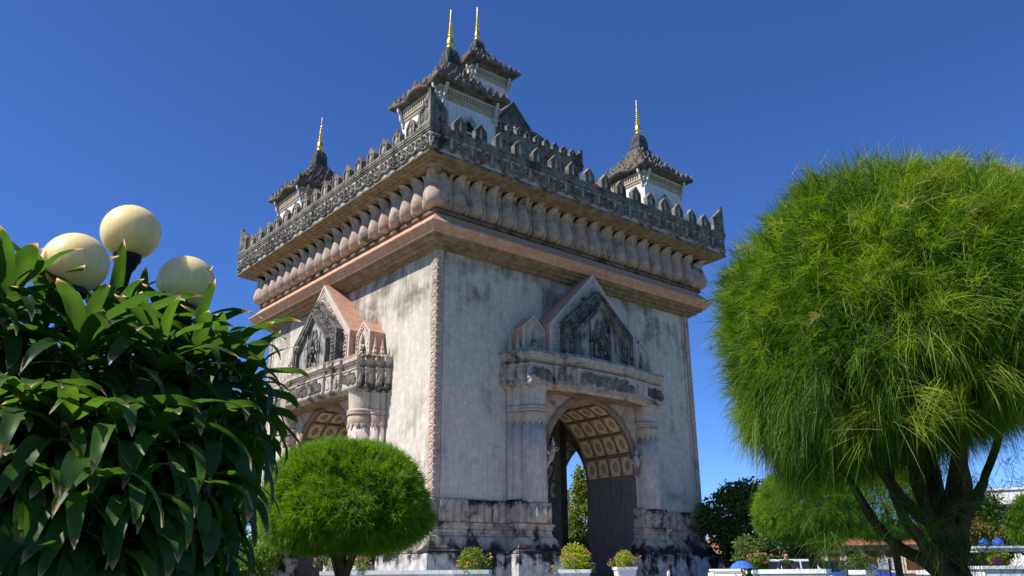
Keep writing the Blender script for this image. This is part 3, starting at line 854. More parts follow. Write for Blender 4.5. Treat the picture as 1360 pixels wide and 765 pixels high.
def tower(c, hw, eave, z0, zc, ze, zn0, zn1, ztip, name):
    k = eave/2.95
    cx, cy = c
    t = B(); t.box(cx-hw,cx+hw,cy-hw,cy+hw,z0,zc+0.2)
    T = t.obj(name, WHITE, ARCH)
    b = B(); b.square([(hw,zc),(hw+.06,zc+.02),(hw+.1,zc+.14),(hw+.08,zc+.18),(hw+.16,zc+.24),(hw+.16,zc+.34),(hw+.06,zc+.38),(hw+.06,zc+.66),(hw+.2,zc+.72),(hw+.26,zc+.84),(hw+.1,zc+.9)], c)
    for s in range(4):
        for i in range(18):
            u = -hw+(i+.5)*2*hw/18
            x0, y0 = [(u,-hw-.1),(hw+.1,u),(u,hw+.1),(-hw-.1,u)][s]
            b.box(cx+x0-.06,cx+x0+.06,cy+y0-.06,cy+y0+.06,zc+.4,zc+.64)
    b.obj('tower_cornice', TCORN, T)
    r = B()
    ring_roof([(hw+.05,zc+.86,.3),(hw+.35,ze-.12,.8),(eave-.04,ze-.08,1.0),(eave+.02,ze+.02,1),(eave,ze+.2,1),(eave-.15,ze+.26,.9),(eave-.5,ze+.42,.3),(eave-.62,ze+.5,0)], c, wave=0.16*k, bld=r)
    rest = zn0-(ze+.5); h0 = eave-.62
    tiers = [(h0,0),(h0,.10),(h0*.80,.16),(h0*.78,.32),(h0*.62,.38),(h0*.60,.54),(h0*.45,.60),(h0*.43,.78),(h0*.34,.84),(h0*.32,1.0)]
    r.square([(h, ze+.5+rest*q) for h, q in tiers], c)
    r.obj('tower_roof', [ROOFST], T)
    a = B(); rg = random.Random(int(cx*7+cy*3)+5)
    for (h, z, cnt, hh) in ((eave-.08, ze+.2, 9, .34), (eave-.45, ze+.38, 9, .36), (h0*.92, ze+.5+rest*.08, 7, .42), (h0*.72, ze+.5+rest*.3, 5, .42), (h0*.54, ze+.5+rest*.52, 4, .4), (h0*.4, ze+.5+rest*.75, 3, .36)):
        for s in range(4):
            for i in range(cnt):
                u = (-1+2*(i+.5)/cnt)*h
                x0, y0 = [(u,-h),(h,u),(u,h),(-h,u)][s]
                tt = u/h; wv = (0.16*k*(0.55*math.cos(2*math.pi*tt)-0.5*abs(tt)**3)) if h > eave-.3 else 0
                spiky(a, cx+x0, cy+y0, z+wv-.02, h/cnt*.66*rg.uniform(.8,1.1), hh*1.25*k*rg.uniform(.75,1.3), [0,math.pi/2,math.pi,-math.pi/2][s])
        for sx in (-1,1):
            for sy in (-1,1): spiky(a, cx+sx*h, cy+sy*h, z-.08, .14*k, hh*1.25*k, math.atan2(sy,sx)+math.pi/2, 0.25)
    for sx, sy, an in ((0,-1,0),(1,0,math.pi/2),(0,1,math.pi),(-1,0,-math.pi/2)):
        spiky(a, cx+sx*(eave-.2), cy+sy*(eave-.2), ze+.22, .34*k, .72*k, an)
    tag(a.obj('antefix_row', ROOFST, T), kind='stuff')
    nb = B(); kk = (zn1-zn0)
    nb.square([(.60*k,zn0-.02),(.60*k,zn0+.12*kk),(.50*k,zn0+.16*kk),(.53*k,zn0+.55*kk),(.44*k,zn0+.8*kk),(.42*k,zn0+.84*kk),(.34*k,zn0+.95*kk),(.24*k,zn1)], c)
    nb.square([(.1*k,zn1),(.24*k,zn1)], c)
    for s in range(4):
        for i in range(3):
            u = (-1+i)*.38*k
            x0, y0 = [(u,-.5*k),(.5*k,u),(u,.5*k),(-.5*k,u)][s]
            spiky(nb, cx+x0, cy+y0, zn0+.18*kk, .15*k, .55*kk, [0,math.pi/2,math.pi,-math.pi/2][s])
    nb.obj('spire_neck', NECK, T)
    H = ztip-zn1; prof = []
    prof += [(.16,0),(.26,.01),(.3,.04),(.25,.07),(.19,.085),(.25,.10),(.27,.13),(.24,.2),(.19,.27),(.15,.29)]
    nr = 8
    for i in range(nr):
        q = .30+i*.055; rr = .20-.016*i
        prof += [(rr*.42,q),(rr,q+.014),(rr*.95,q+.03),(rr*.42,q+.045)]
    prof += [(.05,.76),(.045,.8),(.02,.97),(.004,1.0)]
    sp = B(); sp.lathe([(r_*k*1.05, z_*H) for r_, z_ in prof], (cx,cy,zn1), 12)
    sp.obj('gold_spire', GOLD, T, True)
    # corner brackets: naga-like consoles, two to a corner
    br = B()
    Pb = [(0,0),(.12,-.02),(.2,.3),(.34,.5),(.4,.85),(.55,1.05),(.6,1.3),(.48,1.32),(.36,1.1),(.2,.9),(.16,.6),(.04,.4)]
    br.prism_y(Pb, -.09, .09)
    bme = br.data('eave_bracket', BRACK)
    for s in range(4):
        for sg in (-1,1):
            u = sg*(hw-.18)
            x0, y0 = [(u,-hw),(hw,u),(-u,hw),(-hw,-u)][s]
            o = link('eave_bracket', bme, T, (cx+x0,cy+y0,zc-.35*k)); o.rotation_euler = (0,0,[-math.pi/2,0,math.pi/2,math.pi][s]); o.scale = (k*.95,k*.95,k*1.02)
    # gabled niche windows
    Pw = pent(.95*k,0,1.2*k,2.2*k); Qw = inset(Pw,.3*k); Q2 = inset(Pw,.16*k)
    f = B(); f.frame_y(Pw, Q2, -.22, .02); f.frame_y(Q2, Qw, -.14, .02)
    f.box(-.7*k,.7*k,-.2,.0,.72*k,.86*k)
    f.box(-1.05*k,1.05*k,-.3,.0,-.15*k,0.02)
    fme = f.data('window', TWIN)
    pn = B(); pn.add([(x,-.02,z) for x, z in Qw], [tuple(range(5))])
    pme = pn.data('opening', DARKWIN)
    for s in range(4):
        x0, y0 = [(0,-hw),(hw,0),(0,hw),(-hw,0)][s]; an = [0,math.pi/2,math.pi,-math.pi/2][s]
        w = link('window', fme, T, (cx+x0,cy+y0,zc-2.75*k)); w.rotation_euler = (0,0,an)
        link('opening', pme, w)
    return T
TCORN = stone('tower_cornice_plaster', (0.46,0.36,0.27), (0.55,0.46,0.37), (0.12,0.095,0.07), (0.55,0.75), 0.4, 6, 0.4, 0.8)
BRACK = stone('bracket_plaster', (0.50,0.48,0.45), (0.62,0.60,0.57), (0.14,0.13,0.12), (0.55,0.75), 0.4, 6, 0.4, 0.8)
TWIN = stone('window_surround', (0.42,0.39,0.36), (0.56,0.53,0.50), (0.07,0.065,0.06), (0.48,0.66), 0.5, 6, 0.4, 0.8)
TC = 9.89
for sx, sy in ((-1,-1),(1,-1),(-1,1),(1,1)):
    tower((sx*TC,sy*TC), 2.3, 2.95, 26.6, 30.85, 32.1, 35.1, 36.7, 40.2, 'corner_tower')
tower((0,0), 1.98, 2.72, 35.5, 41.9, 43.35, 46.05, 47.2, 51.0, 'central_tower')

# --- raised terrace under the central tower
b = B(); b.square([(6.25,26.6),(6.25,33.5),(6.4,33.55),(6.5,33.7),(6.5,33.9),(6.42,33.95),(6.42,34.35),(6.5,34.4),(6.5,34.5),(6.1,34.52)])
b.add([(-6.2,-6.2,34.1),(6.2,-6.2,34.1),(6.2,6.2,34.1),(-6.2,6.2,34.1)], [(0,1,2,3)])
TER = b.obj('upper_terrace', DARKST, ARCH)
mer2 = merlon_mesh('merlon', 0.33, 0.5, 0.85, 0.28, [DARKST, CARVED])
cm2 = corner_merlon(0.62).data('corner_merlon', DARKST)
for rz in (FRONT, LEFT):
    for i in range(12):
        o = link('merlon', mer2, TER, face_pos((i-5.5)*0.98, 6.3, 34.5, rz)); o.rotation_euler = (0,0,rz)
    for i in range(6):
        u = (i-2.5)*1.95+.4
        w = B(); w.frame_y([(-.45,0),(.45,0),(.45,1.7),(-.45,1.7)], [(-.33,.1),(.33,.1),(.33,1.58),(-.33,1.58)], -.08, .02)
        o = link('window', w.data('window', DARKST), TER, face_pos(u, 6.25, 31.9, rz)); o.rotation_euler = (0,0,rz)
        w = B(); w.box(-.33,.33,-.02,.03,.1,1.58)
        for q in range(9): w.box(-.31,.31,-.045,-.021,.14+q*.16,.24+q*.16)
        link('shutter', w.data('shutter', BROWNWIN), o)
for sx, sy, rz in ((-1,-1,0),(1,-1,math.pi/2),(-1,1,-math.pi/2)):
    o = link('corner_merlon', cm2, TER, (sx*6.5,sy*6.5,34.1)); o.rotation_euler = (0,0,rz)
# central hall block with swelling stone roof and gabled porches
b = B(); b.square([(3.6,34.1),(3.6,36.0),(3.75,36.05),(3.75,36.2)])
CB = b.obj('central_block', WHITE, ARCH)
b = B(); ring_roof([(3.75,36.2,0),(4.35,36.15,0),(4.4,36.3,0),(4.2,36.9,0),(3.7,37.5,0),(3.0,38.0,0),(2.2,38.35,0),(1.9,38.5,0)], (0,0), bld=b); b.obj('central_roof', ROOFST, CB)
b = B(); P = pent(1.9,36.3,36.55,38.5); b.prism_y(P, -5.0, -3.2); b.frame_y(P, inset(P,.22), -5.15, -4.99); b.frame_y(inset(P,.34), inset(P,.5), -5.1, -4.99)
b.box(-2.05,2.05,-5.2,-3.7,36.02,36.32)
b.ell((0,-5.02,36.95), (.3,.12,.5), 8, 6)
pg_me = b.data('porch_gable', ROOFST)
b = B()
for s in (-1,1):
    for u in (1.7, .75): b.lathe([(.2,34.1),(.2,34.3),(.14,34.4),(.13,35.7),(.2,35.85),(.22,36.02)], (s*u,-4.85,0), 10)
pc_me = b.data('porch_colonnade', WHITE)
for rz in (FRONT, LEFT, math.pi/2):
    g = link('porch_gable', pg_me, CB, rz=rz)
    link('porch_colonnade', pc_me, CB, rz=rz)
# ================================================================== vegetation materials
def leafmat(name, cols, trans=0.35, rough=0.5, tip=None, attr='tint', spec=0.35):
    m, nt, b = newmat(name, rough, spec)
    at_ = N(nt, 'ShaderNodeAttribute', attribute_name=attr)
    r = N(nt, 'ShaderNodeValToRGB'); cr = r.color_ramp
    cr.elements[0].color = (*cols[0],1); cr.elements[1].color = (*cols[-1],1)
    for i in range(1, len(cols)-1):
        e = cr.elements.new(i/(len(cols)-1)); e.color = (*cols[i],1)
    nt.links.new(at_.outputs['Fac'], r.inputs[0])
    c = r.outputs[0]
    nt.links.new(c, b.inputs['Base Color'])
    tr = N(nt, 'ShaderNodeBsdfTranslucent'); mx = N(nt, 'ShaderNodeMixShader')
    hs = N(nt, 'ShaderNodeHueSaturation'); hs.inputs['Value'].default_value = 1.5; hs.inputs['Saturation'].default_value = 1.1
    nt.links.new(c, hs.inputs['Color']); nt.links.new(hs.outputs[0], tr.inputs['Color'])
    mx.inputs[0].default_value = trans
    out = nt.nodes['Material Output']
    nt.links.new(b.outputs[0], mx.inputs[1]); nt.links.new(tr.outputs[0], mx.inputs[2]); nt.links.new(mx.outputs[0], out.inputs['Surface'])
    return m
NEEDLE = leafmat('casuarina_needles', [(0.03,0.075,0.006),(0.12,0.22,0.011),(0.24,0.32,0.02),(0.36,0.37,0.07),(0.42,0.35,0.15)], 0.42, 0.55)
NEEDLE2 = leafmat('trimmed_casuarina_needles', [(0.025,0.075,0.006),(0.10,0.21,0.010),(0.18,0.30,0.014),(0.22,0.31,0.04)], 0.42, 0.55)
LEAF_D = leafmat('dark_broad_leaves', [(0.03,0.06,0.012),(0.075,0.125,0.022),(0.15,0.18,0.04)], 0.3)
LEAF_Y = leafmat('yellow_green_foliage', [(0.06,0.10,0.015),(0.14,0.19,0.03),(0.26,0.27,0.06)], 0.35)
LEAF_R = leafmat('russet_foliage', [(0.10,0.09,0.02),(0.20,0.14,0.03),(0.30,0.15,0.05)], 0.3)
LEAF_S = leafmat('shrub_leaves', [(0.05,0.12,0.012),(0.20,0.28,0.02),(0.44,0.43,0.03)], 0.35)
BARK = stone('casuarina_bark', (0.09,0.055,0.035), (0.15,0.10,0.065), (0.025,0.018,0.013), (0.44,0.62), 0.8, 10, 1.0, 1.5)
TWIG = plain('dry_twig', (0.30,0.19,0.10), 0.9, 0.3, 9)
PETALP = plain('pink_petals', (0.75,0.12,0.30), 0.6, 0.25, 15)

def unit(a): return a/np.maximum(1e-9, np.linalg.norm(a, axis=-1, keepdims=True))
def ribbons(P0, D, L, W, droop, tint, rng, seg=3):
    "curved tapering needles: start points, directions, lengths, widths, droop"
    n = len(P0)
    side = unit(np.cross(D, rng.normal(size=(n,3))))
    ts = np.linspace(0,1,seg+1)
    rows = []
    for t in ts:
        p = P0 + D*(L*t)[:,None]; p[:,2] -= droop*L*t*t
        rows.append(p)
    V = []
    for i, t in enumerate(ts[:-1]):
        w = (W*(1-0.55*t))[:,None]*side*0.5
        V += [rows[i]-w, rows[i]+w]
    V.append(rows[-1])
    k = 2*seg+1
    V = np.stack(V, 1).reshape(-1,3)
    base = (np.arange(n)*k)[:,None]
    quads = np.concatenate([base+np.array([[2*i,2*i+1,2*i+3,2*i+2]]) for i in range(seg-1)])
    tris = base+np.array([[2*seg-2,2*seg-1,2*seg]])
    return V, quads, tris, np.repeat(tint, k)
def lump(P, f, seed):
    g = np.random.default_rng(seed); s = 0
    for i in range(6):
        k = g.normal(size=3)*f*(1+0.5*i); s = s+np.sin(P@k+g.uniform(0,6.3))/(1+0.5*i)
    return s/2.6
def topiary_crown(name, parent, rx, rz_up, rz_dn, cz, n_tuft, per, ln, wd, seed, mat, lumpf=1.6, lumpa=0.07, depth=0.34, flat=0.0, tintbase=0.35, droopk=1.0, fine=0.0, cx=0, cy=0, power=2.0, messy=0.0, skew=None, flare=0.0, sprays=None):
    """fuzzy clipped dome of hanging needles: tufts spread through the outer shell of the crown"""
    rng = np.random.default_rng(seed)
    d = unit(rng.normal(size=(n_tuft*2,3)))
    keep = (d[:,2] > -0.75)
    d = d[keep][:n_tuft]; n = len(d)
    # superellipse dome above, shallow bowl below
    h = np.hypot(d[:,0], d[:,1]); dn = rz_dn if skew is None else rz_dn*(1+(d[:,:2]/np.maximum(h,1e-6)[:,None]*np.clip(h*1.2,0,1)[:,None])@np.asarray(skew))
    zz = np.where(d[:,2] > 0, rz_up, dn)
    r = 1.0/((h/rx)**power + (np.abs(d[:,2])/zz)**power)**(1/power)
    lm = lump(d*2.2, lumpf, seed)
    lm2 = lump(d*2.2, lumpf*4, seed+1)
    r = r*(1+lumpa*lm+lumpa*0.35*lm2)
    dep = rng.random(n)**1.6*depth
    hole = lump(d*2.2, lumpf*3.2, seed+9) < (-0.62+0.3*messy)
    dep = np.where(hole, 0.16+dep*0.8, dep)
    P = d*(r*(1-dep))[:,None]; P[:,:2] *= (1+flare*np.clip(-d[:,2]*1.4+.15,-.3,1))[:,None]; P += np.array([cx,cy,cz])
    out = unit(np.c_[d[:,0], d[:,1], d[:,2]*1.0])
    up = np.zeros_like(out); up[:,2] = 1
    elev = d[:,2]
    wup = np.where(elev > 0.15, 0.55, np.where(elev > -0.25, 0.25, -0.35))
    TD = unit(out*0.75 + up*wup[:,None] + rng.normal(size=out.shape)*(0.38+0.22*messy) + messy*0.35*np.stack([lump(P, 3.0, seed+20+i) for i in range(3)], 1))
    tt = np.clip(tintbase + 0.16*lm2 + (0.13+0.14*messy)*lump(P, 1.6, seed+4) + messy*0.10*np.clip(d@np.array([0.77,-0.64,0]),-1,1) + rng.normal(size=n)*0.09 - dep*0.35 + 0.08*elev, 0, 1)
    # needles of each tuft
    P0 = np.repeat(P, per, 0)+rng.normal(size=(n*per,3))*ln*0.16
    D = unit(np.repeat(TD, per, 0)+rng.normal(size=(n*per,3))*0.42)
    L = ln*rng.uniform(0.5,1.25,n*per)*np.repeat(rng.uniform(.7,1.2,n), per)
    W = wd*rng.uniform(0.7,1.3,n*per)
    dr = np.repeat(np.where(elev > 0.35, 0.12, np.where(elev > -0.1, 0.42, 0.75)), per)*rng.uniform(0.4,1.4,n*per)*droopk
    tint = np.clip(np.repeat(tt, per)+rng.normal(size=n*per)*0.05, 0, 1)
    if sprays:
        # branchlets standing out of the clipped surface, needles all along them
        ns, sl, kk = sprays
        ii = np.flatnonzero((dep < 0.12) & (elev > -0.35))[:ns]; m_ = len(ii)
        SD = unit(out[ii]*0.6+up[ii]*0.45+rng.normal(size=(m_,3))*0.5); SL = sl*rng.uniform(.35,1.25,m_)
        tt_ = rng.random((m_,kk)); 
        SP = P[ii][:,None,:]+SD[:,None,:]*(SL[:,None]*tt_)[:,:,None]; SP[:,:,2] -= 0.35*SL[:,None]*tt_**2
        SDn = unit(SD[:,None,:]*0.9+rng.normal(size=(m_,kk,3))*0.42)
        P0 = np.concatenate([P0, SP.reshape(-1,3)]); D = np.concatenate([D, SDn.reshape(-1,3)])
        L = np.concatenate([L, ln*rng.uniform(.35,.75,m_*kk)]); W = np.concatenate([W, wd*rng.uniform(.8,1.3,m_*kk)])
        dr = np.concatenate([dr, rng.uniform(.1,.5,m_*kk)])
        tint = np.concatenate([tint, np.clip(np.repeat(tt[ii]+rng.normal(size=m_)*.14+.08, kk)+rng.normal(size=m_*kk)*.04, 0, 1)])
    V, q, t, ti = ribbons(P0, D, L, W, dr, tint, rng)
    o = soup(name, V, q, t, mat, parent, {'tint': ti})
    tag(o, kind='stuff')
    return o
def limb(b, pts, r0, r1, n=8, wob=0.03, seed=0):
    g = random.Random(seed); P = []; K = 10
    pts = [Vector(p) for p in pts]
    # Catmull-Rom
    Q = [pts[0]*2-pts[1]]+pts+[pts[-1]*2-pts[-2]]
    for i in range(1, len(Q)-2):
        for k in range(4):
            t = k/4; a, c, d_, e = Q[i-1], Q[i], Q[i+1], Q[i+2]
            P.append(0.5*((2*c)+(d_-a)*t+(2*a-5*c+4*d_-e)*t*t+(3*c-a-3*d_+e)*t**3))
    P.append(pts[-1])
    m = len(P)
    P = [p+Vector((g.uniform(-wob,wob),g.uniform(-wob,wob),0)) for p in P]
    b.tube(P, [(r0+(r1-r0)*i/(m-1))*g.uniform(.9,1.12) for i in range(m)], n)

# ================================================================== the big casuarina on the right
BT = empty('casuarina_tree', gnd(1250, 9.0))
tag(BT, 'large clipped casuarina with dense feathery dome on a thick dark forked trunk', 'tree', 'clipped casuarina trees')
o0 = BT.location
rgt = Vector((_R0[0], _R0[1], 0)); fwd = Vector((math.sin(YAW), math.cos(YAW), 0))
def L3(r, f, z): return rgt*r+fwd*f+Vector((0,0,z))
tb = B()
limb(tb, [L3(.27,.1,0), L3(.25,.1,.7), L3(.2,.1,1.3), L3(.12,.05,1.7), L3(.05,0,2.3), L3(0,.1,3.6)], .16, .05, 12, .02, 1)
limb(tb, [L3(.2,.1,1.25), L3(.3,.05,1.7), L3(.42,.1,2.2), L3(.6,.3,3.4)], .085, .05, 9, .015, 3)
limb(tb, [L3(.18,.1,1.35), L3(-.05,0,1.75), L3(-.1,-.05,2.2), L3(-.15,0,3.4)], .075, .05, 9, .015, 4)
limb(tb, [L3(-.02,0,1.68), L3(-.2,-.1,1.76), L3(-.36,-.15,1.96), L3(-.5,-.2,2.35), L3(-.8,-.2,2.9)], .06, .03, 8, .015, 5)
limb(tb, [L3(.22,.05,1.0), L3(-.1,-.1,1.4), L3(-.35,-.2,1.7), L3(-.5,-.25,2.1), L3(-.8,-.3,2.7)], .065, .03, 8, .015, 6)
limb(tb, [L3(.2,.1,1.5), L3(.55,.3,1.85), L3(.85,.5,2.15), L3(1.2,.6,2.8)], .075, .03, 8, .015, 7)
limb(tb, [L3(.14,.1,1.6), L3(.1,-.3,2.0), L3(.1,-.7,2.5), L3(.05,-1.0,3.0)], .09, .03, 8, .015, 8)
limb(tb, [L3(.27,.1,.85), L3(0,.2,1.3), L3(-.3,.35,1.55), L3(-.6,.5,2.3)], .09, .03, 9, .015, 9)
tb.obj('trunk', BARK, BT, True)
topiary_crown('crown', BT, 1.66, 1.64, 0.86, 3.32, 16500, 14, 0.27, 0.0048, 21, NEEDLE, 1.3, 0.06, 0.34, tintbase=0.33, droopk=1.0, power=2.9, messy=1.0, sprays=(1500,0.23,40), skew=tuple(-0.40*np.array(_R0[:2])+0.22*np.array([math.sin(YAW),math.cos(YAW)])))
# looser hanging tufts in front, below and inside, thin enough to see the limbs through
def wisps(name, parent, pts, per, ln, wd, seed, mat, dirv=(0,0,-0.4), spread=0.8, droop=0.5, tb_=0.35):
    rng = np.random.default_rng(seed); P = np.asarray(pts, float); n = len(P)
    TD = unit(np.asarray(dirv)+rng.normal(size=(n,3))*spread)
    P0 = np.repeat(P, per, 0)+rng.normal(size=(n*per,3))*ln*0.12
    D = unit(np.repeat(TD, per, 0)+rng.normal(size=(n*per,3))*0.35)
    L = ln*rng.uniform(.5,1.3,n*per); W = wd*rng.uniform(.7,1.3,n*per)
    V, q, t, ti = ribbons(P0, D, L, W, droop*rng.uniform(.3,1.4,n*per), np.clip(tb_+rng.normal(size=n*per)*.1,0,1), rng)
    o = soup(name, V, q, t, mat, parent, {'tint': ti}); tag(o, kind='stuff'); return o
rw = np.random.default_rng(5)
pts = []
for _ in range(230):
    r, f, z = rw.uniform(-1.2,1.5), rw.uniform(-.7,1.3), rw.uniform(1.35,2.3)
    pts.append(tuple(L3(r,f,z)))
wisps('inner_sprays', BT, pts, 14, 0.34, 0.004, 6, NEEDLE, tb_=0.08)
pts = []
for cr, cf, cz_, k, s in ((-.55,-1.42,2.55,14,.14),(-.1,-1.5,2.75,10,.14),(.35,-1.45,2.8,12,.14),(.75,-1.35,2.8,14,.14),(-1.0,-.95,2.5,8,.15),(1.15,-1.05,2.8,14,.15),(.05,-1.55,3.0,14,.18),(-.4,-1.6,3.2,12,.18)):
    for _ in range(k): pts.append(tuple(L3(cr+rw.normal()*s, cf+rw.normal()*s, cz_+rw.normal()*s*.8)))
wisps('hanging_sprays', BT, pts, 20, 0.30, 0.0048, 8, NEEDLE, (-.1,-.25,-.3), .5, .4, .55)
# dry twigs caught in the crown
tw = B()
for i in range(14):
    g = random.Random(i+140)
    a = L3(g.uniform(-1.1,1.2), -g.uniform(1.25,1.6), g.uniform(2.1,3.7)); p = [a]
    v = Vector((g.uniform(-1,1),g.uniform(-1,1),g.uniform(-.8,.6)))*.12
    for k in range(4): p.append(p[-1]+v+Vector((g.uniform(-1,1),g.uniform(-1,1),g.uniform(-1,.4)))*.022)
    tw.tube(p, [.0035,.003,.0025,.002,.0012], 4)
for i in range(7):
    g = random.Random(i+90); r = g.uniform(-1.2,1.4); p0 = L3(r, -.3, 5.05-.22*r*r)
    tw.tube([p0, p0+Vector((g.uniform(-.1,.1),0,.25)), p0+Vector((g.uniform(-.2,.3),0,.48))], [.006,.005,.002], 4)
tag(tw.obj('dry_twigs', TWIG, BT), kind='stuff')

# ================================================================== smaller clipped casuarinas
def small_topiary(px, dist, rx, z0, z1, label, seed, ntuft=5200, lean=0.0, stems=3):
    T = empty('casuarina_tree', gnd(px, dist))
    tag(T, label, 'tree', 'clipped casuarina trees')
    b = B(); g = random.Random(seed)
    limb(b, [(0,0,0),(.02,0,z0*.5),(0,.02,z0*.9),(0,0,(z0+z1)/2)], .15, .06, 10, .015, seed)
    for i in range(stems+3):
        a = 6.28*i/(stems+3)+g.uniform(-.4,.4)
        limb(b, [(0,0,z0*g.uniform(.55,.8)),(math.cos(a)*.35,math.sin(a)*.35,z0*1.05),(math.cos(a)*rx*.6,math.sin(a)*rx*.6,z0+(z1-z0)*.45)], .085, .03, 7, .015, seed+i)
    b.obj('trunk', BARK, T, True)
    cz = z0+(z1-z0)*0.28
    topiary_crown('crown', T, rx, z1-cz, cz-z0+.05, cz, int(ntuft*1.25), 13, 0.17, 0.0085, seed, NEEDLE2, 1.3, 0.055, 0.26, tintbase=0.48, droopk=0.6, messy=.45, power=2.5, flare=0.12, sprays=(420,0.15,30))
    return T
small_topiary(453, 16.0, 1.50, 1.80, 3.56, 'clipped casuarina with bright mushroom dome standing before the sunlit side of the arch', 31, 9000)
small_topiary(1081, 26.0, 1.42, 2.2, 3.95, 'clipped casuarina dome by the white wall, the dark leafy tree behind it', 32, 6500)
small_topiary(1194, 31.0, 1.6, 2.35, 4.5, 'clipped casuarina behind the limbs of the thick forked trunk', 33, 5000)
small_topiary(1408, 22.0, .72, 1.85, 2.8, 'narrow clipped casuarina in front of the long white building', 34, 3200)

# ================================================================== broadleaf trees and shrubs
def leaf_tree(name, label, cat, loc, clumps, nleaf, size, mat, seed, trunk=None, group=None, tintb=0.45):
    "clumps: (x,y,z,rx,rz); many small folded leaves through the volume of each clump"
    T = empty(name, loc); tag(T, label, cat, group)
    rng = np.random.default_rng(seed)
    vol = np.array([c[3]**2*c[4] for c in clumps]); cnt = np.maximum(30, (nleaf*vol/vol.sum()).astype(int))
    P = []; O = []; ti = []
    for (x,y,z,rx,rz_), k in zip(clumps, cnt):
        d = unit(rng.normal(size=(k,3))); r = rng.random(k)**0.42
        r = r*(1+0.18*lump(d*2,2.0,seed+int(x*10)))
        P.append(np.c_[x+d[:,0]*rx*r, y+d[:,1]*rx*r, z+d[:,2]*rz_*r]); O.append(d)
        ti.append(np.full(k, tintb+rng.normal()*.12)+rng.normal(size=k)*.12+(r-.7)*.25)
    P = np.concatenate(P); O = np.concatenate(O); ti = np.clip(np.concatenate(ti),0,1); n = len(P)
    a = unit(O*0.5+rng.normal(size=(n,3))*.7+np.array([0,0,-.25])); s = unit(np.cross(a, rng.normal(size=(n,3))))
    nrm = np.cross(a, s); sz = size*rng.uniform(.6,1.4,n)[:,None]
    V = np.stack([P, P+a*sz*.5+s*sz*.28+nrm*sz*.08, P+a*sz, P+a*sz*.5-s*sz*.28+nrm*sz*.08], 1).reshape(-1,3)
    q = (np.arange(n)*4)[:,None]+np.array([[0,1,2,3]])
    o = soup('crown', V, q, np.zeros((0,3),int), mat, T, {'tint': np.repeat(ti,4)}); tag(o, kind='stuff')
    if trunk:
        b = B(); h, r0 = trunk
        limb(b, [(0,0,0),(.05*h,0,h*.4),(0,.05*h,h*.75),(0,0,h)], r0, r0*.35, 9, r0*.1, seed)
        for i, c in enumerate(clumps[:9]): limb(b, [(0,0,h*.5),(c[0]*.5,c[1]*.5,(h*.6+c[2])*.5),(c[0]*.85,c[1]*.85,c[2])], r0*.4, r0*.1, 6, r0*.05, seed+i)
        b.obj('trunk', BARK, T, True)
    return T
def blob(seed, n, R_, z0, z1, r):
    g = random.Random(seed); C = []
    for i in range(n):
        a = g.uniform(0,6.28); z = g.uniform(z0,z1); k = math.sqrt(max(0.05,1-((z-(z0+z1)/2)/((z1-z0)/2+.1))**2))
        q = R_*k*math.sqrt(g.random()); C.append((q*math.cos(a), q*math.sin(a), z, r*g.uniform(.7,1.3), r*g.uniform(.55,.95)))
    return C
leaf_tree('leafy_tree', 'dark broadleaf tree beside the far corner of the arch', 'tree', gnd(992, 66), blob(1,26,3.4,2.4,7.0,1.25), 16000, .30, LEAF_D, 51, (5,.25))
leaf_tree('leafy_tree', 'tall dark tree behind the clipped dome next to the leafy tree', 'tree', gnd(1062, 84), blob(2,22,4.2,1.5,6.2,1.5), 9000, .36, LEAF_D, 52, (5,.3), tintb=.25)
leaf_tree('leafy_tree', 'dark spreading tree with reddish leaves in front of the long white building', 'tree', gnd(1296, 40), blob(3,24,1.7,1.7,3.7,.6), 8000, .22, LEAF_D, 53, (4,.2), tintb=.3)
leaf_tree('flowering_bush', 'russet flowering bush under the dark tree by the white building', 'bush', gnd(1330, 34), blob(4,8,.9,1.6,2.7,.35), 1600, .14, LEAF_R, 54, (1.8,.06))
def conifer(px, dist, h, r, label, seed, mat):
    C = []; g = random.Random(seed)
    for i in range(46):
        t = (i+.5)/46; a = i*2.4; q = r*(1-t)**.8*g.uniform(.35,.95)
        C.append((q*math.cos(a), q*math.sin(a), .6+t*(h-.8), r*.34*(1-t*.6), r*.3*(1-t*.4)))
    return leaf_tree('conifer_tree', label, 'tree', gnd(px, dist), C, 15000, .34, mat, seed, (h*.9,.3), tintb=.55)
conifer(774, 92, 12.0, 3.4, 'tall yellow-green conifer seen through the archway', 61, LEAF_Y)
conifer(746, 104, 12.5, 3.6, 'pale conifer showing its tip beside the yellow-green one through the archway', 62, LEAF_Y)
leaf_tree('leafy_bush', 'brownish yellow bush at the foot of the conifer, seen through the archway', 'bush', gnd(768, 84), blob(6,14,3.2,1.0,5.0,1.1), 7000, .28, LEAF_R, 63, (2,.1), tintb=.3)
leaf_tree('leafy_bush', 'yellow-green bush between the long strappy leaves and the sunlit pedestal', 'bush', gnd(322, 60), blob(7,16,2.6,1.5,7.5,1.1), 8000, .3, LEAF_Y, 64, (4,.2), tintb=.4)
leaf_tree('flowering_bush', 'low dark green bush with pink flowers left of the mushroom-shaped casuarina', 'bush', gnd(338, 21), blob(8,18,.75,.6,1.75,.3), 5200, .10, LEAF_S, 65, (1,.05), tintb=.15)
leaf_tree('leafy_bush', 'clipped dark bush behind the white wall beside the blue pickup', 'bush', gnd(1144, 44), blob(9,10,.8,.6,1.9,.4), 2600, .12, LEAF_D, 66, (1,.05))
leaf_tree('leafy_bush', 'round yellow-green bush on the white wall by the vendor stall', 'bush', gnd(1327, 24), blob(10,8,.25,1.3,1.75,.16), 1600, .06, LEAF_S, 67, (1.4,.03))
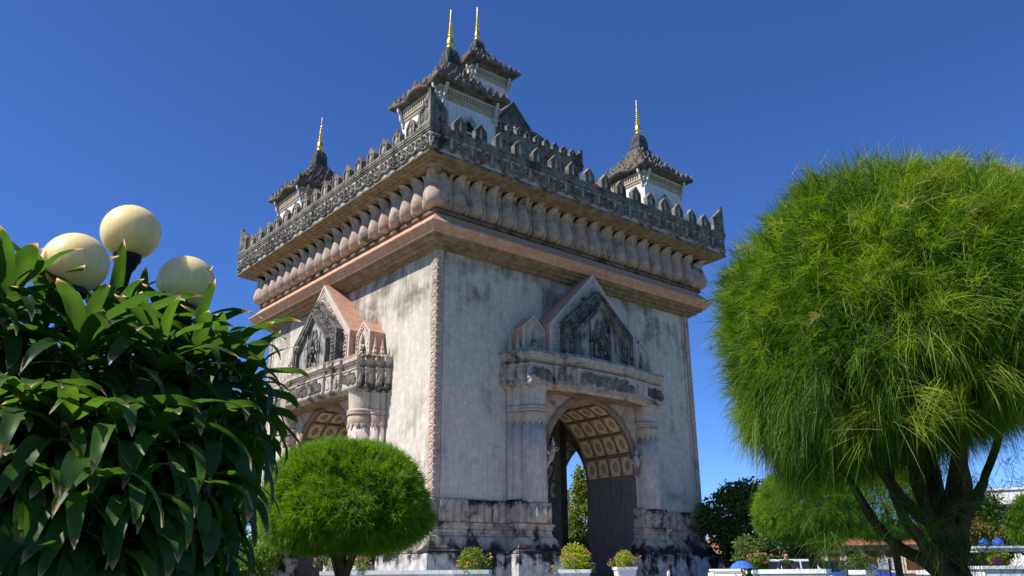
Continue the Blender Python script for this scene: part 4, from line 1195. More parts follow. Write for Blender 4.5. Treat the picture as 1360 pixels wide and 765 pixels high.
leaf_tree('flowering_bush', 'dark green bush with pink blossoms between the umbrella and the white van', 'bush', gnd(1006, 38), blob(11,10,.75,1.2,2.4,.4), 2600, .13, LEAF_D, 68, (1.3,.05), tintb=.5)
# ================================================================== strappy-leaved shrub and globe lamp on the left
def strap_leaf_mat():
    m, nt, b = newmat('strap_leaf', 0.45, 0.35)
    at_ = N(nt, 'ShaderNodeAttribute', attribute_name='along'); ac = N(nt, 'ShaderNodeAttribute', attribute_name='across')
    oi = N(nt, 'ShaderNodeObjectInfo')
    nz = noise(nt, objco(nt), 9, 4, 0.6)
    vein = N(nt, 'ShaderNodeMath', operation='SINE'); mu = math_(nt,'MULTIPLY', ac.outputs['Fac'], 46.0); nt.links.new(mu, vein.inputs[0])
    g = mixc(nt, oi.outputs['Random'], (0.020,0.060,0.009), (0.055,0.125,0.012))
    g = mixc(nt, ramp(nt, noise(nt, pos(nt), 3.0, 3), .4, .7), g, (0.034,0.090,0.010))
    g = mixc(nt, ramp(nt, vein.outputs[0], -1, 1, 0, 0.22), g, (0.07,0.14,0.02))
    e = math_(nt, 'ADD', at_.outputs['Fac'], math_(nt,'MULTIPLY', math_(nt,'SUBTRACT', nz, .5), 0.10))
    e = math_(nt, 'ADD', e, math_(nt,'MULTIPLY', math_(nt,'POWER', math_(nt,'ABSOLUTE', ac.outputs['Fac']), 6.0), 0.05))
    g = mixc(nt, ramp(nt, e, 0.895, 0.93), g, (0.30,0.16,0.04))
    g = mixc(nt, ramp(nt, e, 0.935, 0.965), g, (0.50,0.40,0.28))
    nt.links.new(g, b.inputs['Base Color'])
    tr = N(nt, 'ShaderNodeBsdfTranslucent'); mx = N(nt, 'ShaderNodeMixShader')
    hs = N(nt, 'ShaderNodeHueSaturation'); hs.inputs['Value'].default_value = 3.2; hs.inputs['Saturation'].default_value = 1.05; hs.inputs['Hue'].default_value = 0.485
    nt.links.new(g, hs.inputs['Color']); nt.links.new(hs.outputs[0], tr.inputs['Color'])
    mx.inputs[0].default_value = 0.35
    nt.links.new(b.outputs[0], mx.inputs[1]); nt.links.new(tr.outputs[0], mx.inputs[2]); nt.links.new(mx.outputs[0], nt.nodes['Material Output'].inputs['Surface'])
    bump(nt, b, vein.outputs[0], 0.15, 0.004)
    return m
STRAP = strap_leaf_mat()
CANE = stone('cane_bark', (0.28,0.16,0.07), (0.36,0.23,0.12), (0.08,0.05,0.03), (0.5,0.7), 0.2, 12, 0.6, 3)
def strap_geo(e0, bend, ln, wd, twist, seed):
    "one arching strap leaf along +X from the origin; returns verts, faces, along, across"
    g = random.Random(seed); n = 11; V = []; A = []; C = []; F = []
    p = Vector((0,0,0)); th = e0; ds = ln/(n-1)
    fold = 0.22
    for i in range(n):
        t = i/(n-1)
        w = wd*0.5*min(1.0, 0.42+2.0*t)*(1-max(0,(t-.5)/.5)**2.0)**0.75 if t < 1 else 0.0005
        if i:
            th = e0-bend*(t**1.35); p = p+Vector((math.cos(th),0,math.sin(th)))*ds
        up = Vector((-math.sin(th),0,math.cos(th))); sd = Vector((0,1,0))
        tw = twist*t; sd2 = sd*math.cos(tw)+up*math.sin(tw); up2 = up*math.cos(tw)-sd*math.sin(tw)
        wav = 0.10*wd*math.sin(t*11+seed)
        for s in (-1,-.5,0,.5,1):
            V.append(p+sd2*(w*s)+up2*(abs(s)*w*fold+wav*abs(s))); A.append(t); C.append(s)
    for i in range(n-1):
        for k in range(4): F.append((i*5+k, i*5+k+1, (i+1)*5+k+1, (i+1)*5+k))
    return V, F, A, C
SH = empty('strap_leaf_shrub', gnd(150, 5.6))
tag(SH, 'dense dark shrub of long strappy green leaves with dry tips, round the globe lamp', 'shrub')
inv = SH.location.copy()
variants = []
rg = random.Random(77)
for i in range(40):
    q = i/39
    e0 = R(78-112*q+rg.uniform(-8,8)); bend = R(30+95*min(1,q*1.5)+rg.uniform(-14,30)); 
    if e0-bend < R(-100): bend = e0+R(100)
    variants.append((q, strap_geo(e0, bend, rg.uniform(.42,.70), rg.uniform(.075,.118), rg.uniform(-.5,.5), i)))
def strap_me(i):
    V, F, A, C = variants[i][1]
    b = B(); b.add(V, F); me = b.data('leaf', STRAP, True)
    for nm, val in (('along', A), ('across', C)):
        a = me.attributes.new(nm, 'FLOAT', 'POINT'); a.data.foreach_set('value', val)
    return me
vme = [strap_me(i) for i in range(40)]
heads = [(5,418,5.6),(55,436,5.9),(108,470,5.4),(160,462,6.0),(208,482,5.6),(256,480,5.9),(296,485,6.1),(-45,430,5.7),(135,452,6.4),(222,462,6.5),(325,515,6.3),(185,468,6.5),(245,482,6.5),(-100,470,5.6),
         (-30,545,5.2),(30,540,5.15),(88,560,5.0),(150,560,5.1),(212,570,5.2),(268,565,5.5),(292,570,5.9),
         (-20,625,5.0),(45,625,4.9),(112,635,4.85),(178,635,4.9),(236,640,5.1),(268,640,5.6),
         (10,700,4.9),(75,700,4.85),(140,710,4.8),(205,710,4.95),(240,710,5.3),
         (40,780,4.85),(125,785,4.8),(205,780,4.9),(255,770,5.2),
         (90,500,6.6),(190,520,6.7),(265,530,6.8),(120,610,6.6),(220,610,6.6),(258,630,6.7),(40,570,6.6),(160,700,6.4),(80,700,6.4),(245,710,6.5),
         (-110,600,5.4),(-100,690,5.2),
         (-190,480,5.2),(-200,600,5.0),(-280,470,4.8),(-290,600,4.7),(-380,480,4.5),(-390,620,4.4),(-480,520,4.2),(-250,540,5.8),(-340,520,5.4),(-160,540,5.9)]  # unseen heads left of the frame, added to shade the lower leaves
leaves = []
for hi, (px, py, ds) in enumerate(heads):
    h = at(px, py, ds); nl = 40
    low = min(1, max(0, (py-430)/250))
    for k in range(nl):
        q = (k+rg.random())/nl
        q = min(.999, q*(1-.45*low)+.45*low)
        vi = min(39, int(q*40))
        az = k*2.39996+rg.uniform(-.35,.35)+hi
        pos_ = h+Vector((0,0,.10*(1-q)-.28*q))
        leaves.append((pos_, az, vi, rg.uniform(.82,1.14), rg.uniform(-.18,.18)))
camv = Vector(CAM)
def score(L_):
    "how large a leaf shows: near leaves pointing at the camera side first"
    p, az, vi, s, r = L_
    e = p+Vector((math.cos(az), math.sin(az), 0))*.3*s
    v = e-camv; dd = math.hypot(v.x, v.y)
    x = v.dot(Vector(_R))/v.dot(Vector(_F))*FPX+680
    return dd + (3 if x < -20 else 0)
leaves.sort(key=score)
bulkV, bulkF, bulkA, bulkC = [], [], [], []
for i, (p, az, vi, s, r) in enumerate(leaves):
    if i < 300:
        o = link('leaf', vme[vi], SH, p-inv); o.rotation_euler = (r,0,az); o.scale = (s,s,s)
    else:
        M_ = Matrix.Translation(p-inv) @ Matrix.Rotation(az,4,'Z') @ Matrix.Rotation(r,4,'X') @ Matrix.Scale(s,4)
        V, F, A, C = variants[vi][1]; o_ = len(bulkV)
        bulkV += [M_ @ v for v in V]; bulkF += [tuple(a+o_ for a in f) for f in F]; bulkA += A; bulkC += C
o = soup('leaf_mass', np.array([tuple(v) for v in bulkV]), np.array(bulkF), np.zeros((0,3),int), STRAP, SH, {'along': bulkA, 'across': bulkC})
o.data.polygons.foreach_set('use_smooth', [True]*len(o.data.polygons)); tag(o, kind='stuff')
for hi, (px, py, ds) in enumerate(heads):
    h = at(px, py, ds)-inv; g = random.Random(hi)
    f = Vector((h.x*.55+g.uniform(-.2,.2), h.y*.55+g.uniform(-.2,.2), 0))
    b = B(); limb(b, [f, f.lerp(h,.35)+Vector((g.uniform(-.08,.08),g.uniform(-.08,.08),0)), f.lerp(h,.7)+Vector((g.uniform(-.06,.06),g.uniform(-.06,.06),0)), h], .035, .022, 7, .01, hi)
    b.obj('cane', CANE, SH, True)

# --- three-globe lamp
def globe_mat():
    m, nt, b = newmat('opal_globe', 0.32, 0.5)
    n1 = noise(nt, pos(nt, (9,9,0.8)), 5, 5, 0.6); n2 = noise(nt, pos(nt), 30, 4, 0.7)
    c = mixc(nt, ramp(nt, n1, .35, .75), (0.82,0.68,0.34), (0.76,0.60,0.26))
    c = mixc(nt, ramp(nt, n2, .62, .8, 0, .5), c, (0.45,0.34,0.14))
    nt.links.new(c, b.inputs['Base Color'])
    b.inputs['Subsurface Weight'].default_value = 0.9
    b.inputs['Subsurface Radius'].default_value = (0.16,0.13,0.07); b.inputs['Subsurface Scale'].default_value = 1.0
    return m
GLOBE = globe_mat()
IRON = plain('black_iron', (0.012,0.012,0.014), 0.45, 0.3, 10, 0.3)
_g = at(174,309,6.3)
LP = empty('street_lamp', (_g.x,_g.y,0))
tag(LP, 'black iron street lamp with three large cream globes rising above the strappy shrub', 'street lamp')
li = LP.location
gl = [(174,309,6.3,37.5),(100,350,5.72,41.5),(247,376,6.35,37.0)]
tops = []
for px, py, ds, rp in gl:
    c = at(px, py, ds); v = c-camv; r = rp/FPX*v.dot(Vector(_F)); tops.append((c, r))
pole_top = tops[0][0].z-tops[0][1]
b = B()
b.lathe([(.16,0),(.16,.25),(.11,.32),(.09,.8),(.06,.9),(.05,2.2),(.045,2.9),(.065,2.93),(.07,3.0),(.045,3.04),(.032,3.1),(.03,pole_top-.32),(.045,pole_top-.3),(.05,pole_top-.24),(.03,pole_top-.2)], n=14)
b.obj('pole', IRON, LP, True)
for k, (c, r) in enumerate(tops):
    cc = c-li
    b = B(); b.ell((0,0,0), (r,r,r*.98), 36, 24); gobj = b.obj('globe', GLOBE, LP, True, loc=cc)
    b = B(); z = cc.z-r
    b.lathe([(.03,z-.22),(.035,z-.18),(.045,z-.1),(.07,z-.06),(.078,z-.03),(.094,z-.015),(.097,z+.015),(.097,z+.035),(.088,z+.04)], (cc.x,cc.y,0), 18)
    b.obj('globe_cup', IRON, LP, True)
    if k:
        b = B()
        P0 = Vector((0,0,3.0)); Q = Vector((cc.x,cc.y,z-.2)); mid = P0.lerp(Q,.5)
        limb(b, [P0, P0.lerp(Q,.3)+Vector((0,0,-.16)), P0.lerp(Q,.75)+Vector((0,0,-.2)), Q+Vector((0,0,-.06)), Q+Vector((0,0,.03))], .022, .02, 8, 0, k)
        b.obj('lamp_arm', IRON, LP, True)
# ================================================================== garden walls, planters, flowers
WPAINT = stone('white_wall_paint', (0.70,0.70,0.71), (0.78,0.78,0.79), (0.30,0.29,0.28), (0.62,0.80), 0.6, 5, 0.15, 0.9)
def garden_wall(a, c, ztop, label):
    a, c = Vector(a), Vector(c); d_ = c-a; L_ = d_.length; an = math.atan2(d_.y, d_.x)
    W = empty('garden_wall', a, an); tag(W, label, 'wall', 'white garden walls')
    b = B(); b.box(0,L_,-.11,.11,0,ztop-.16); b.box(-.02,L_+.02,-.14,.14,0,.2); b.obj('wall_panel', WPAINT, W)
    b = B(); b.box(-.04,L_+.04,-.17,.17,ztop-.16,ztop-.1); b.box(-.07,L_+.07,-.21,.21,ztop-.1,ztop); b.obj('coping', WPAINT, W)
    k = max(1, int(L_/2.2))
    for i in range(k+1):
        b = B(); x = L_*i/k; b.box(x-.16,x+.16,-.16,.16,0,ztop-.165); b.obj('pier', WPAINT, W)
    return W
garden_wall(gnd(438,24.5), gnd(606,24.0), zat(756.5,24), 'long white garden wall behind the mushroom-shaped casuarina')
garden_wall(gnd(946,45.0), gnd(1012,44.0), zat(755.5,44.5,980), 'short white garden wall behind the blue umbrella')
garden_wall(gnd(1015,23.0), gnd(1097,22.5), zat(756,22.7,1055), 'white garden wall in front of the white van')
garden_wall(gnd(1138,22.5), gnd(1154,22.3), zat(757,22.4,1146), 'short white wall stub right of the blue pickup')
garden_wall(gnd(1228,24), gnd(1300,23), zat(757,23.5,1265), 'white garden wall behind the thick forked trunk')

def leaves_soup(name, parent, C, n, size, mat, seed, tb_=.5):
    rng = np.random.default_rng(seed); P = []; O = []
    vol = np.array([c[3]*c[4]*c[5] for c in C]); cnt = np.maximum(12, (n*vol/vol.sum()).astype(int))
    for (x,y,z,rx,ry,rz_), k in zip(C, cnt):
        d = unit(rng.normal(size=(k,3))); r = rng.random(k)**.3
        P.append(np.c_[x+d[:,0]*rx*r, y+d[:,1]*ry*r, z+d[:,2]*rz_*r]); O.append(d)
    P = np.concatenate(P); O = np.concatenate(O); k = len(P)
    a = unit(O*.8+rng.normal(size=(k,3))*.6); s = unit(np.cross(a, rng.normal(size=(k,3)))); nr = np.cross(a, s)
    sz = size*rng.uniform(.6,1.4,k)[:,None]
    V = np.stack([P, P+a*sz*.5+s*sz*.3+nr*sz*.06, P+a*sz, P+a*sz*.5-s*sz*.3+nr*sz*.06], 1).reshape(-1,3)
    q = (np.arange(k)*4)[:,None]+np.array([[0,1,2,3]])
    o = soup(name, V, q, np.zeros((0,3),int), mat, parent, {'tint': np.repeat(np.clip(tb_+rng.normal(size=k)*.2,0,1),4)}); tag(o, kind='stuff'); return o
def planter(pxc, dist, w, ztop, label, label2, ball_r, seed, tint, spread, flowers):
    p = gnd(pxc, dist)
    an = -YAW+random.Random(seed).uniform(-.15,.15)
    T = empty('planter_box', p, an); tag(T, label, 'planter', 'white planters round the plaza')
    b = B(); h = w/2; zb = ztop-.55
    V = []
    for z, k in ((zb,.78),(ztop-.1,.96),(ztop-.1,1.04),(ztop,1.06),(ztop,.9),(ztop-.08,.88)): V.append((h*k, z))
    b.square(V); b.add([(-h*.88,-h*.88,ztop-.08),(h*.88,-h*.88,ztop-.08),(h*.88,h*.88,ztop-.08),(-h*.88,h*.88,ztop-.08)], [(0,1,2,3)], 1)
    b.obj('box', [WPAINT, SOIL], T)
    b = B(); b.square([(h*.8,0),(h*.8,.18),(h*.66,.24),(h*.66,zb-.1),(h*.85,zb-.06),(h*.85,zb-.001),(h*.3,zb)]); b.obj('pedestal', WPAINT, T)
    S = empty('flower_shrub', (p.x,p.y,ztop-.09), an); tag(S, label2, 'shrub', 'flowering shrubs in the planters')
    g = random.Random(seed)
    C = [(0,0,ball_r*1.0,ball_r,ball_r,ball_r*.98)]
    leaves_soup('ball', S, C, 1500, .055, LEAF_S, seed, tint)
    C2 = []; tips = []
    for i in range(26):
        a = g.uniform(0,6.28); q = g.uniform(.35,1)*spread; z = g.uniform(.05,.5)*(1.3-q/spread*.4)
        C2.append((q*math.cos(a), q*math.sin(a), z*.8+.04, .09,.09,.10)); tips.append((q*math.cos(a)*1.08, q*math.sin(a)*1.08, z*.8+.14))
    leaves_soup('sprays', S, C2, 900, .05, LEAF_S, seed+1, .4)
    b = B(); b.lathe([(.03,-.05),(.025,ball_r)], n=7)
    for c in C2[::3]: b.tube([(0,0,0),(c[0]*.6,c[1]*.6,c[2]*.4),(c[0],c[1],c[2])], [.012,.01,.006], 5)
    b.obj('stem', BARK, S)
    fb = B()
    for i in range(flowers):
        if i < len(tips): x, y, z = tips[i]
        else:
            v = Vector((g.gauss(0,1),g.gauss(0,1),abs(g.gauss(0,1)))).normalized()*ball_r*1.02; x, y, z = v.x, v.y, v.z+ball_r
        x += g.uniform(-.05,.05); z += g.uniform(-.05,.05); r = g.uniform(.022,.036)
        for k in range(5):
            a = 6.28*k/5+g.random(); fb.add([(x,y,z),(x+r*math.cos(a-.5),y+r*math.sin(a-.5)*.6,z+r*.6*math.sin(a-.5)+.01),(x+1.3*r*math.cos(a),y-.01,z+1.3*r*math.sin(a)),(x+r*math.cos(a+.5),y+r*math.sin(a+.5)*.6,z+r*.6*math.sin(a+.5)+.01)], [(0,1,2,3)])
        fb.ell((x,y,z), (r*.7,r*.7,r*.7), 5, 4)
    tag(fb.obj('blossoms', [PETALR if seed % 2 else PETALP], S), kind='stuff')
SOIL = plain('potting_soil', (0.05,0.035,0.022), 0.95)
PETALR = plain('coral_petals', (0.80,0.16,0.14), 0.6, 0.3, 15)
planter(627, 23.5, .92, zat(756.5,23.5), 'white planter at the end of the wall, before the pedestal\'s near corner', 'round shrub with coral flowers before the near corner of the arch', .34, 71, .3, .5, 24)
planter(764, 27.0, .92, zat(757,27), 'white planter in front of the shaded archway, its shrub bright yellow-green', 'bright yellow-green ball shrub with pink flowers before the archway', .44, 72, .85, .66, 18)
planter(830, 33.0, .74, zat(754,33), 'small white planter before the dark passage wall', 'small yellow-green shrub with pink flowers before the dark passage wall', .34, 74, .75, .54, 18)
planter(455, 23.0, .9, zat(757,23), 'white planter behind the stems of the mushroom-shaped casuarina', 'straggly pink-flowering shrub behind the casuarina stems', .22, 76, .4, .7, 46)
planter(1008, 26.5, .55, zat(757,26.5,1008), 'white planter between two lengths of garden wall', 'shrub with pink blossoms between the umbrella and the van', .28, 78, .1, .4, 40)

# ================================================================== vehicles
CARGLASS = plain('car_glass', (0.02,0.025,0.03), 0.08, 0.2, 2, 0, 0.6)
TYRE = plain('tyre_rubber', (0.02,0.02,0.02), 0.8)
RIM = plain('wheel_metal', (0.45,0.45,0.46), 0.35, 0.1, 4, 0.7)
LAMPG = plain('lamp_glass', (0.75,0.75,0.72), 0.15)
TAILR = plain('tail_lamp_red', (0.5,0.02,0.02), 0.25)
def vehicle(name, label, loc, rz, paint, kind):
    T = empty(name, loc, rz); tag(T, label, 'van' if kind == 'van' else 'pickup' if kind == 'pickup' else 'car', 'vehicles parked behind the garden wall')
    if kind == 'van': low = [(-2.3,.35),(2.25,.35),(2.35,.6),(2.3,.95),(1.75,1.1),(-2.3,1.1),(-2.35,.6)]; top = [(-2.28,1.1),(1.75,1.1),(1.1,1.88),(.8,1.95),(-2.1,1.95),(-2.22,1.8)]
    elif kind == 'pickup': low = [(-2.5,.5),(2.4,.5),(2.5,.75),(2.42,1.1),(1.3,1.22),(-2.5,1.2)]; top = [(-.75,1.2),(1.3,1.22),(.65,1.75),(.4,1.8),(-.45,1.8),(-.68,1.7)]
    else: low = [(-2.1,.3),(2.1,.3),(2.2,.55),(2.1,.8),(1.0,.95),(-2.1,.98),(-2.2,.6)]; top = [(-1.7,.96),(1.0,.95),(.35,1.42),(.1,1.46),(-.9,1.44),(-1.2,1.38)]
    w = .86
    b = B()
    def loft(P, w0, w1, zref0, zref1):
        n = len(P); V = []
        def ww(z): return w0+(w1-w0)*max(0,min(1,(z-zref0)/(zref1-zref0)))
        ring = [(-1,),(-.92,),(.92,),(1,)]
        cx = sum(p[0] for p in P)/n; cz = sum(p[1] for p in P)/n
        for s, k in ((-1,.955),(-.93,1),(.93,1),(1,.955)):
            for x, z in P: V.append((cx+(x-cx)*k, s*ww(z), cz+(z-cz)*k))
        F = [tuple(range(n)), tuple(range(4*n-1,3*n-1,-1))]
        for q in range(3): F += [(q*n+i, (q+1)*n+i, (q+1)*n+(i+1)%n, q*n+(i+1)%n) for i in range(n)]
        b.add(V, F)
    loft(low, w, w, 0, 1); loft(top, w*.98, w*.78, top[0][1], max(p[1] for p in top))
    b.obj('body', paint, T, False)
    zt, zb = max(p[1] for p in top)-.12, top[0][1]+.06
    xs = [p[0] for p in top]; x0, x1 = min(xs)+.16, top[1][0]-.3
    nw = 3 if kind == 'van' else 2
    for s in (-1, 1):
        for i in range(nw):
            a0, a1 = x0+(x1-x0)*i/nw+.05, x0+(x1-x0)*(i+1)/nw-.05
            a1t = a1-(.5 if i == nw-1 else 0); a0t = a0+(.1 if i == 0 else 0)
            y0, y1 = s*(w*.98+.006), s*(w*.80+.012)
            gb = B(); gb.add([(a0,y0,zb),(a1,y0,zb),(a1t,y1,zt),(a0t,y1,zt),(a0,y0-s*.04,zb),(a1,y0-s*.04,zb),(a1t,y1-s*.04,zt),(a0t,y1-s*.04,zt)], [(0,1,2,3),(4,5,6,7),(0,1,5,4),(1,2,6,5),(2,3,7,6),(3,0,4,7)])
            gb.obj('side_window', CARGLASS, T)
    fx0, fx1 = top[1][0]+.0, top[2][0]+.06
    gb = B(); gb.add([(fx0+.02,-w*.85,zb),(fx0+.02,w*.85,zb),(fx1+.04,w*.7,zt),(fx1+.04,-w*.7,zt),(fx0-.06,-w*.85,zb),(fx0-.06,w*.85,zb),(fx1-.05,w*.7,zt),(fx1-.05,-w*.7,zt)], [(0,1,2,3),(4,5,6,7),(0,1,5,4),(1,2,6,5),(2,3,7,6),(3,0,4,7)]); gb.obj('windscreen', CARGLASS, T)
    if kind == 'van':
        gb = B(); gb.box(-2.33,-2.27,-.62,.62,1.25,1.75); gb.obj('rear_window', CARGLASS, T)
    fx = max(p[0] for p in low); rx = min(p[0] for p in low); hz = .72
    for s in (-1,1):
        gb = B(); gb.box(fx-.1,fx+.012,s*.55-.16,s*.55+.16,hz-.08,hz+.1); gb.obj('headlight', LAMPG, T)
        gb = B(); gb.box(rx-.012,rx+.1,s*.66-.1,s*.66+.1,hz,hz+.3); gb.obj('tail_light', TAILR, T)
        for x in (-1.4,1.4):
            gb = B(); gb.lathe([(.2,-.1),(.3,-.1),(.33,-.07),(.33,.07),(.3,.1),(.2,.1)], n=20)
            wo = gb.obj('wheel', TYRE, T, True, loc=(x, s*(w-.06), .33)); wo.rotation_euler = (math.pi/2,0,0)
            gb = B(); gb.lathe([(.02,-.08),(.2,-.08),(.2,.08),(.02,.08)], n=14); gb.obj('rim', RIM, wo)
    return T
vehicle('white_van', 'white van parked behind the white garden wall', gnd(1052,56), -YAW+.1, plain('white_car_paint',(.75,.76,.78),.25,.05,2,0,.5), 'van')
vehicle('pickup_truck', 'blue pickup truck parked beyond the clipped casuarina stem', gnd(1140,58), -YAW-.5, plain('blue_car_paint',(.03,.06,.32),.25,.1,2,0,.5), 'pickup')
vehicle('red_car', 'red car half hidden by the blue pickup', gnd(1117,66), -YAW+.2, plain('red_car_paint',(.42,.04,.03),.25,.1,2,0,.5), 'van')
vehicle('parked_car', 'grey hatchback parked before the pale building with brown shutters', gnd(1162,62), -YAW+.2, plain('grey_car_paint',(.10,.12,.15),.3,.1,2,0,.5), 'car')

# ================================================================== buildings beyond the plaza
BW = stone('building_white', (0.72,0.71,0.69), (0.78,0.77,0.75), (0.40,0.38,0.35), (0.66,0.85), 0.5, 4, 0.1, 0.4)
BC = stone('building_cream', (0.62,0.52,0.38), (0.68,0.60,0.47), (0.32,0.26,0.19), (0.64,0.85), 0.5, 4, 0.1, 0.4)
BY = stone('building_ochre', (0.60,0.36,0.12), (0.64,0.44,0.20), (0.30,0.20,0.1), (0.64,0.85), 0.5, 4, 0.1, 0.4)
SHUT = plain('brown_wood', (0.16,0.06,0.035), 0.7, 0.3, 4)
TILE = plain('roof_tile', (0.26,0.10,0.06), 0.85, 0.3, 3)
LOUV = plain('louvre_cream', (0.55,0.46,0.34), 0.7, 0.2, 3)
def building(name, label, loc, rz, L_, D_, H, storeys, nwin, wall, win, roof, arcade=0, flat=False):
    T = empty(name, loc, rz); tag(T, label, 'building')
    b = B(); b.box(0,L_,0,D_,0,H); b.obj('wall', wall, T)
    if flat:
        b = B(); b.box(-1.6,L_+1.6,-2.6,D_+1,H,H+1.15); b.box(-1.75,L_+1.75,-2.75,D_+1.1,H+1.15,H+1.32); b.box(-1.2,L_+1.2,-2.1,-.2,H-.25,H-.004); b.obj('roof', roof, T)
    else:
        b = B(); o = .7
        b.add([(-o,-o,H),(L_+o,-o,H),(L_+o,D_+o,H),(-o,D_+o,H),(1.5,D_/2,H+D_*.3),(L_-1.5,D_/2,H+D_*.3)], [(0,1,5,4),(2,3,4,5),(1,2,5),(3,0,4),(3,2,1,0)]); b.obj('roof', roof, T)
    if arcade:
        for i in range(arcade+1):
            b = B(); x = L_*i/arcade; b.box(x-.3,x+.3,-2.0,-1.4,.0,H-.26); b.box(x-.4,x+.4,-2.1,-1.3,0,.5); b.obj('column', wall, T)
    sh = H/storeys
    wf = B(); wf.frame_y([(-.65,0),(.65,0),(.65,1.7),(-.65,1.7)], [(-.55,.1),(.55,.1),(.55,1.6),(-.55,1.6)], -.1, .0); wf.box(-.75,.75,-.16,-.0,-.12,-.002); wm = wf.data('window', wall)
    wp = B(); wp.box(-.55,.55,-.03,.04,.1,1.6)
    for q in range(10): wp.box(-.5,.5,-.07,-.032,.15+q*.145,.24+q*.145)
    pm = wp.data('shutter', win)
    for s in range(storeys):
        for i in range(nwin):
            o = link('window', wm, T, (L_*(i+.5)/nwin, 0, s*sh+sh*.32)); k = min(1.25, sh/2.9); o.scale = (k,1,k); link('shutter', pm, o)
    return T
pA, pB = gnd(1296,88), gnd(1640,88)
building('white_building', 'long white two-storey building with flat eaves and columns behind the trees', pA, math.atan2((pB-pA).y,(pB-pA).x)-.0, 30, 12, zat(667,86,1335)-.2, 2, 9, BW, LOUV, BW, 8, True)
pA, pB = gnd(1124,92), gnd(1236,92)
building('pale_house', 'low pale house with brown shutters beyond the parked cars', pA, math.atan2((pB-pA).y,(pB-pA).x), 10.5, 7, 3.6, 1, 6, BC, SHUT, TILE)
pA, pB = gnd(928,104), gnd(1010,104)
building('ochre_house', 'low ochre house glimpsed behind the blue umbrella', pA, math.atan2((pB-pA).y,(pB-pA).x), 8.5, 7, 3.2, 1, 4, BY, SHUT, TILE)
pA, pB = gnd(1050,110), gnd(1120,110)
building('cream_house', 'cream house glimpsed above the white van', pA, math.atan2((pB-pA).y,(pB-pA).x), 8.0, 7, 3.9, 1, 4, BC, SHUT, TILE)

# ================================================================== sign, stall, umbrella
SIGNW = plain('sign_white', (0.70,0.72,0.74), 0.6, 0.06, 3)
S_ = empty('sign_board', gnd(1182,40), -YAW); tag(S_, 'blank white sign board on a thin post before the pale house', 'sign')
b = B(); b.box(-.44,.44,-.02,.02,zat(756,40,1182),zat(741,40,1182)); b.obj('board', SIGNW, S_)
b = B(); b.box(-.03,.03,-.06,-.022,0,zat(742,40,1182)); b.box(-.4,.4,.022,.05,1.6,1.66); b.obj('post', IRON, S_)
BLUE = plain('blue_cloth', (0.04,0.13,0.52), 0.8, 0.25, 9)
PINKC = plain('pink_plastic', (0.75,0.10,0.22), 0.5)
K = empty('vendor_stall', gnd(1345,20.5), -YAW-.1); tag(K, 'white vendor stall table with flat canopy, right of the thick trunk', 'stall')
b = B(); b.box(-.74,.94,-.44,.44,1.27,1.33); b.obj('table_top', WPAINT, K)
b = B(); b.box(-.7,.9,-.4,-.36,.1,1.268); b.box(-.7,-.66,-.358,.4,.1,1.268); b.obj('skirt_panel', WPAINT, K)
b = B(); b.box(-.80,1.0,-.5,.5,1.60,1.66); b.box(-.84,1.04,-.54,.54,1.661,1.70); b.obj('canopy', WPAINT, K)
for x in (-.66,.86):
    for y in (-.34,.38):
        b = B(); b.box(x-.02,x+.02,y-.02,y+.02,0,1.6); b.obj('post', IRON, K)
def bundle(x, y, z, r, mat, label, cat):
    p = K.matrix_basis @ Vector((x,y,z)) if False else Matrix.Translation(K.location) @ Matrix.Rotation(-YAW-.1,4,'Z') @ Vector((x,y,z))
    g = random.Random(int(x*100)); bb = B(); bb.ell((0,0,r*.72), (r*1.25,r,r*.75), 12, 8)
    bb.v = [(a*(1+.12*math.sin(7*c+a*30)), d_*(1+.1*math.sin(9*a)), c) for a, d_, c in bb.v]
    bb.tube([(0,0,r*1.35),(0,0,r*1.6),(r*.15,0,r*1.8)], [r*.12,r*.16,r*.02], 6)
    o = bb.obj('cloth_bundle' if cat == 'bundle' else 'plastic_bowl', mat, None, True, loc=p); tag(o, label, cat, 'goods on the vendor stall')
bundle(-.45,0,1.70,.10,BLUE,'tied blue cloth bundle on the stall canopy, nearer the thick trunk','bundle')
bundle(-.18,.02,1.70,.11,BLUE,'fatter tied blue cloth bundle on the stall canopy','bundle')
bundle(-.3,-.1,1.33,.10,PINKC,'pink bundle on the stall table below the canopy','bundle')

U = empty('umbrella', at(985.5,756,24.5), .3); U.location.z = zat(758,24.5,985)
tag(U, 'blue umbrella held over the vendor in green', 'umbrella')
b = B(); n = 8; rr = .34
V = [(0,0,.26)]
for ring, (k, z) in enumerate(((.35,.24),(.7,.17),(1.0,.05))):
    for i in range(n*2):
        a = math.pi*i/n; q = k*rr*(1 if i % 2 == 0 else .955); V.append((q*math.cos(a), q*math.sin(a), z+(0 if i % 2 == 0 else .015*k)))
m = n*2; F = [(0,1+i,1+(i+1)%m) for i in range(m)]
for q in range(2): F += [(1+q*m+i, 1+(q+1)*m+i, 1+(q+1)*m+(i+1)%m, 1+q*m+(i+1)%m) for i in range(m)]
b.add(V, F); b.obj('canopy', BLUE, U)
b = B(); b.tube([(0,0,.36),(0,0,-.42)], .008, 6); b.tube([(0,0,-.42),(0,0,-.5),(.03,0,-.53),(.05,0,-.5)], .012, 6); b.obj('handle', IRON, U)
for i in range(n):
    a = 2*math.pi*i/n; b = B(); b.tube([(0,0,.285),(rr*.6*math.cos(a),rr*.6*math.sin(a),.2),(rr*math.cos(a),rr*math.sin(a),.045)], .004, 4); b.obj('rib', IRON, U)

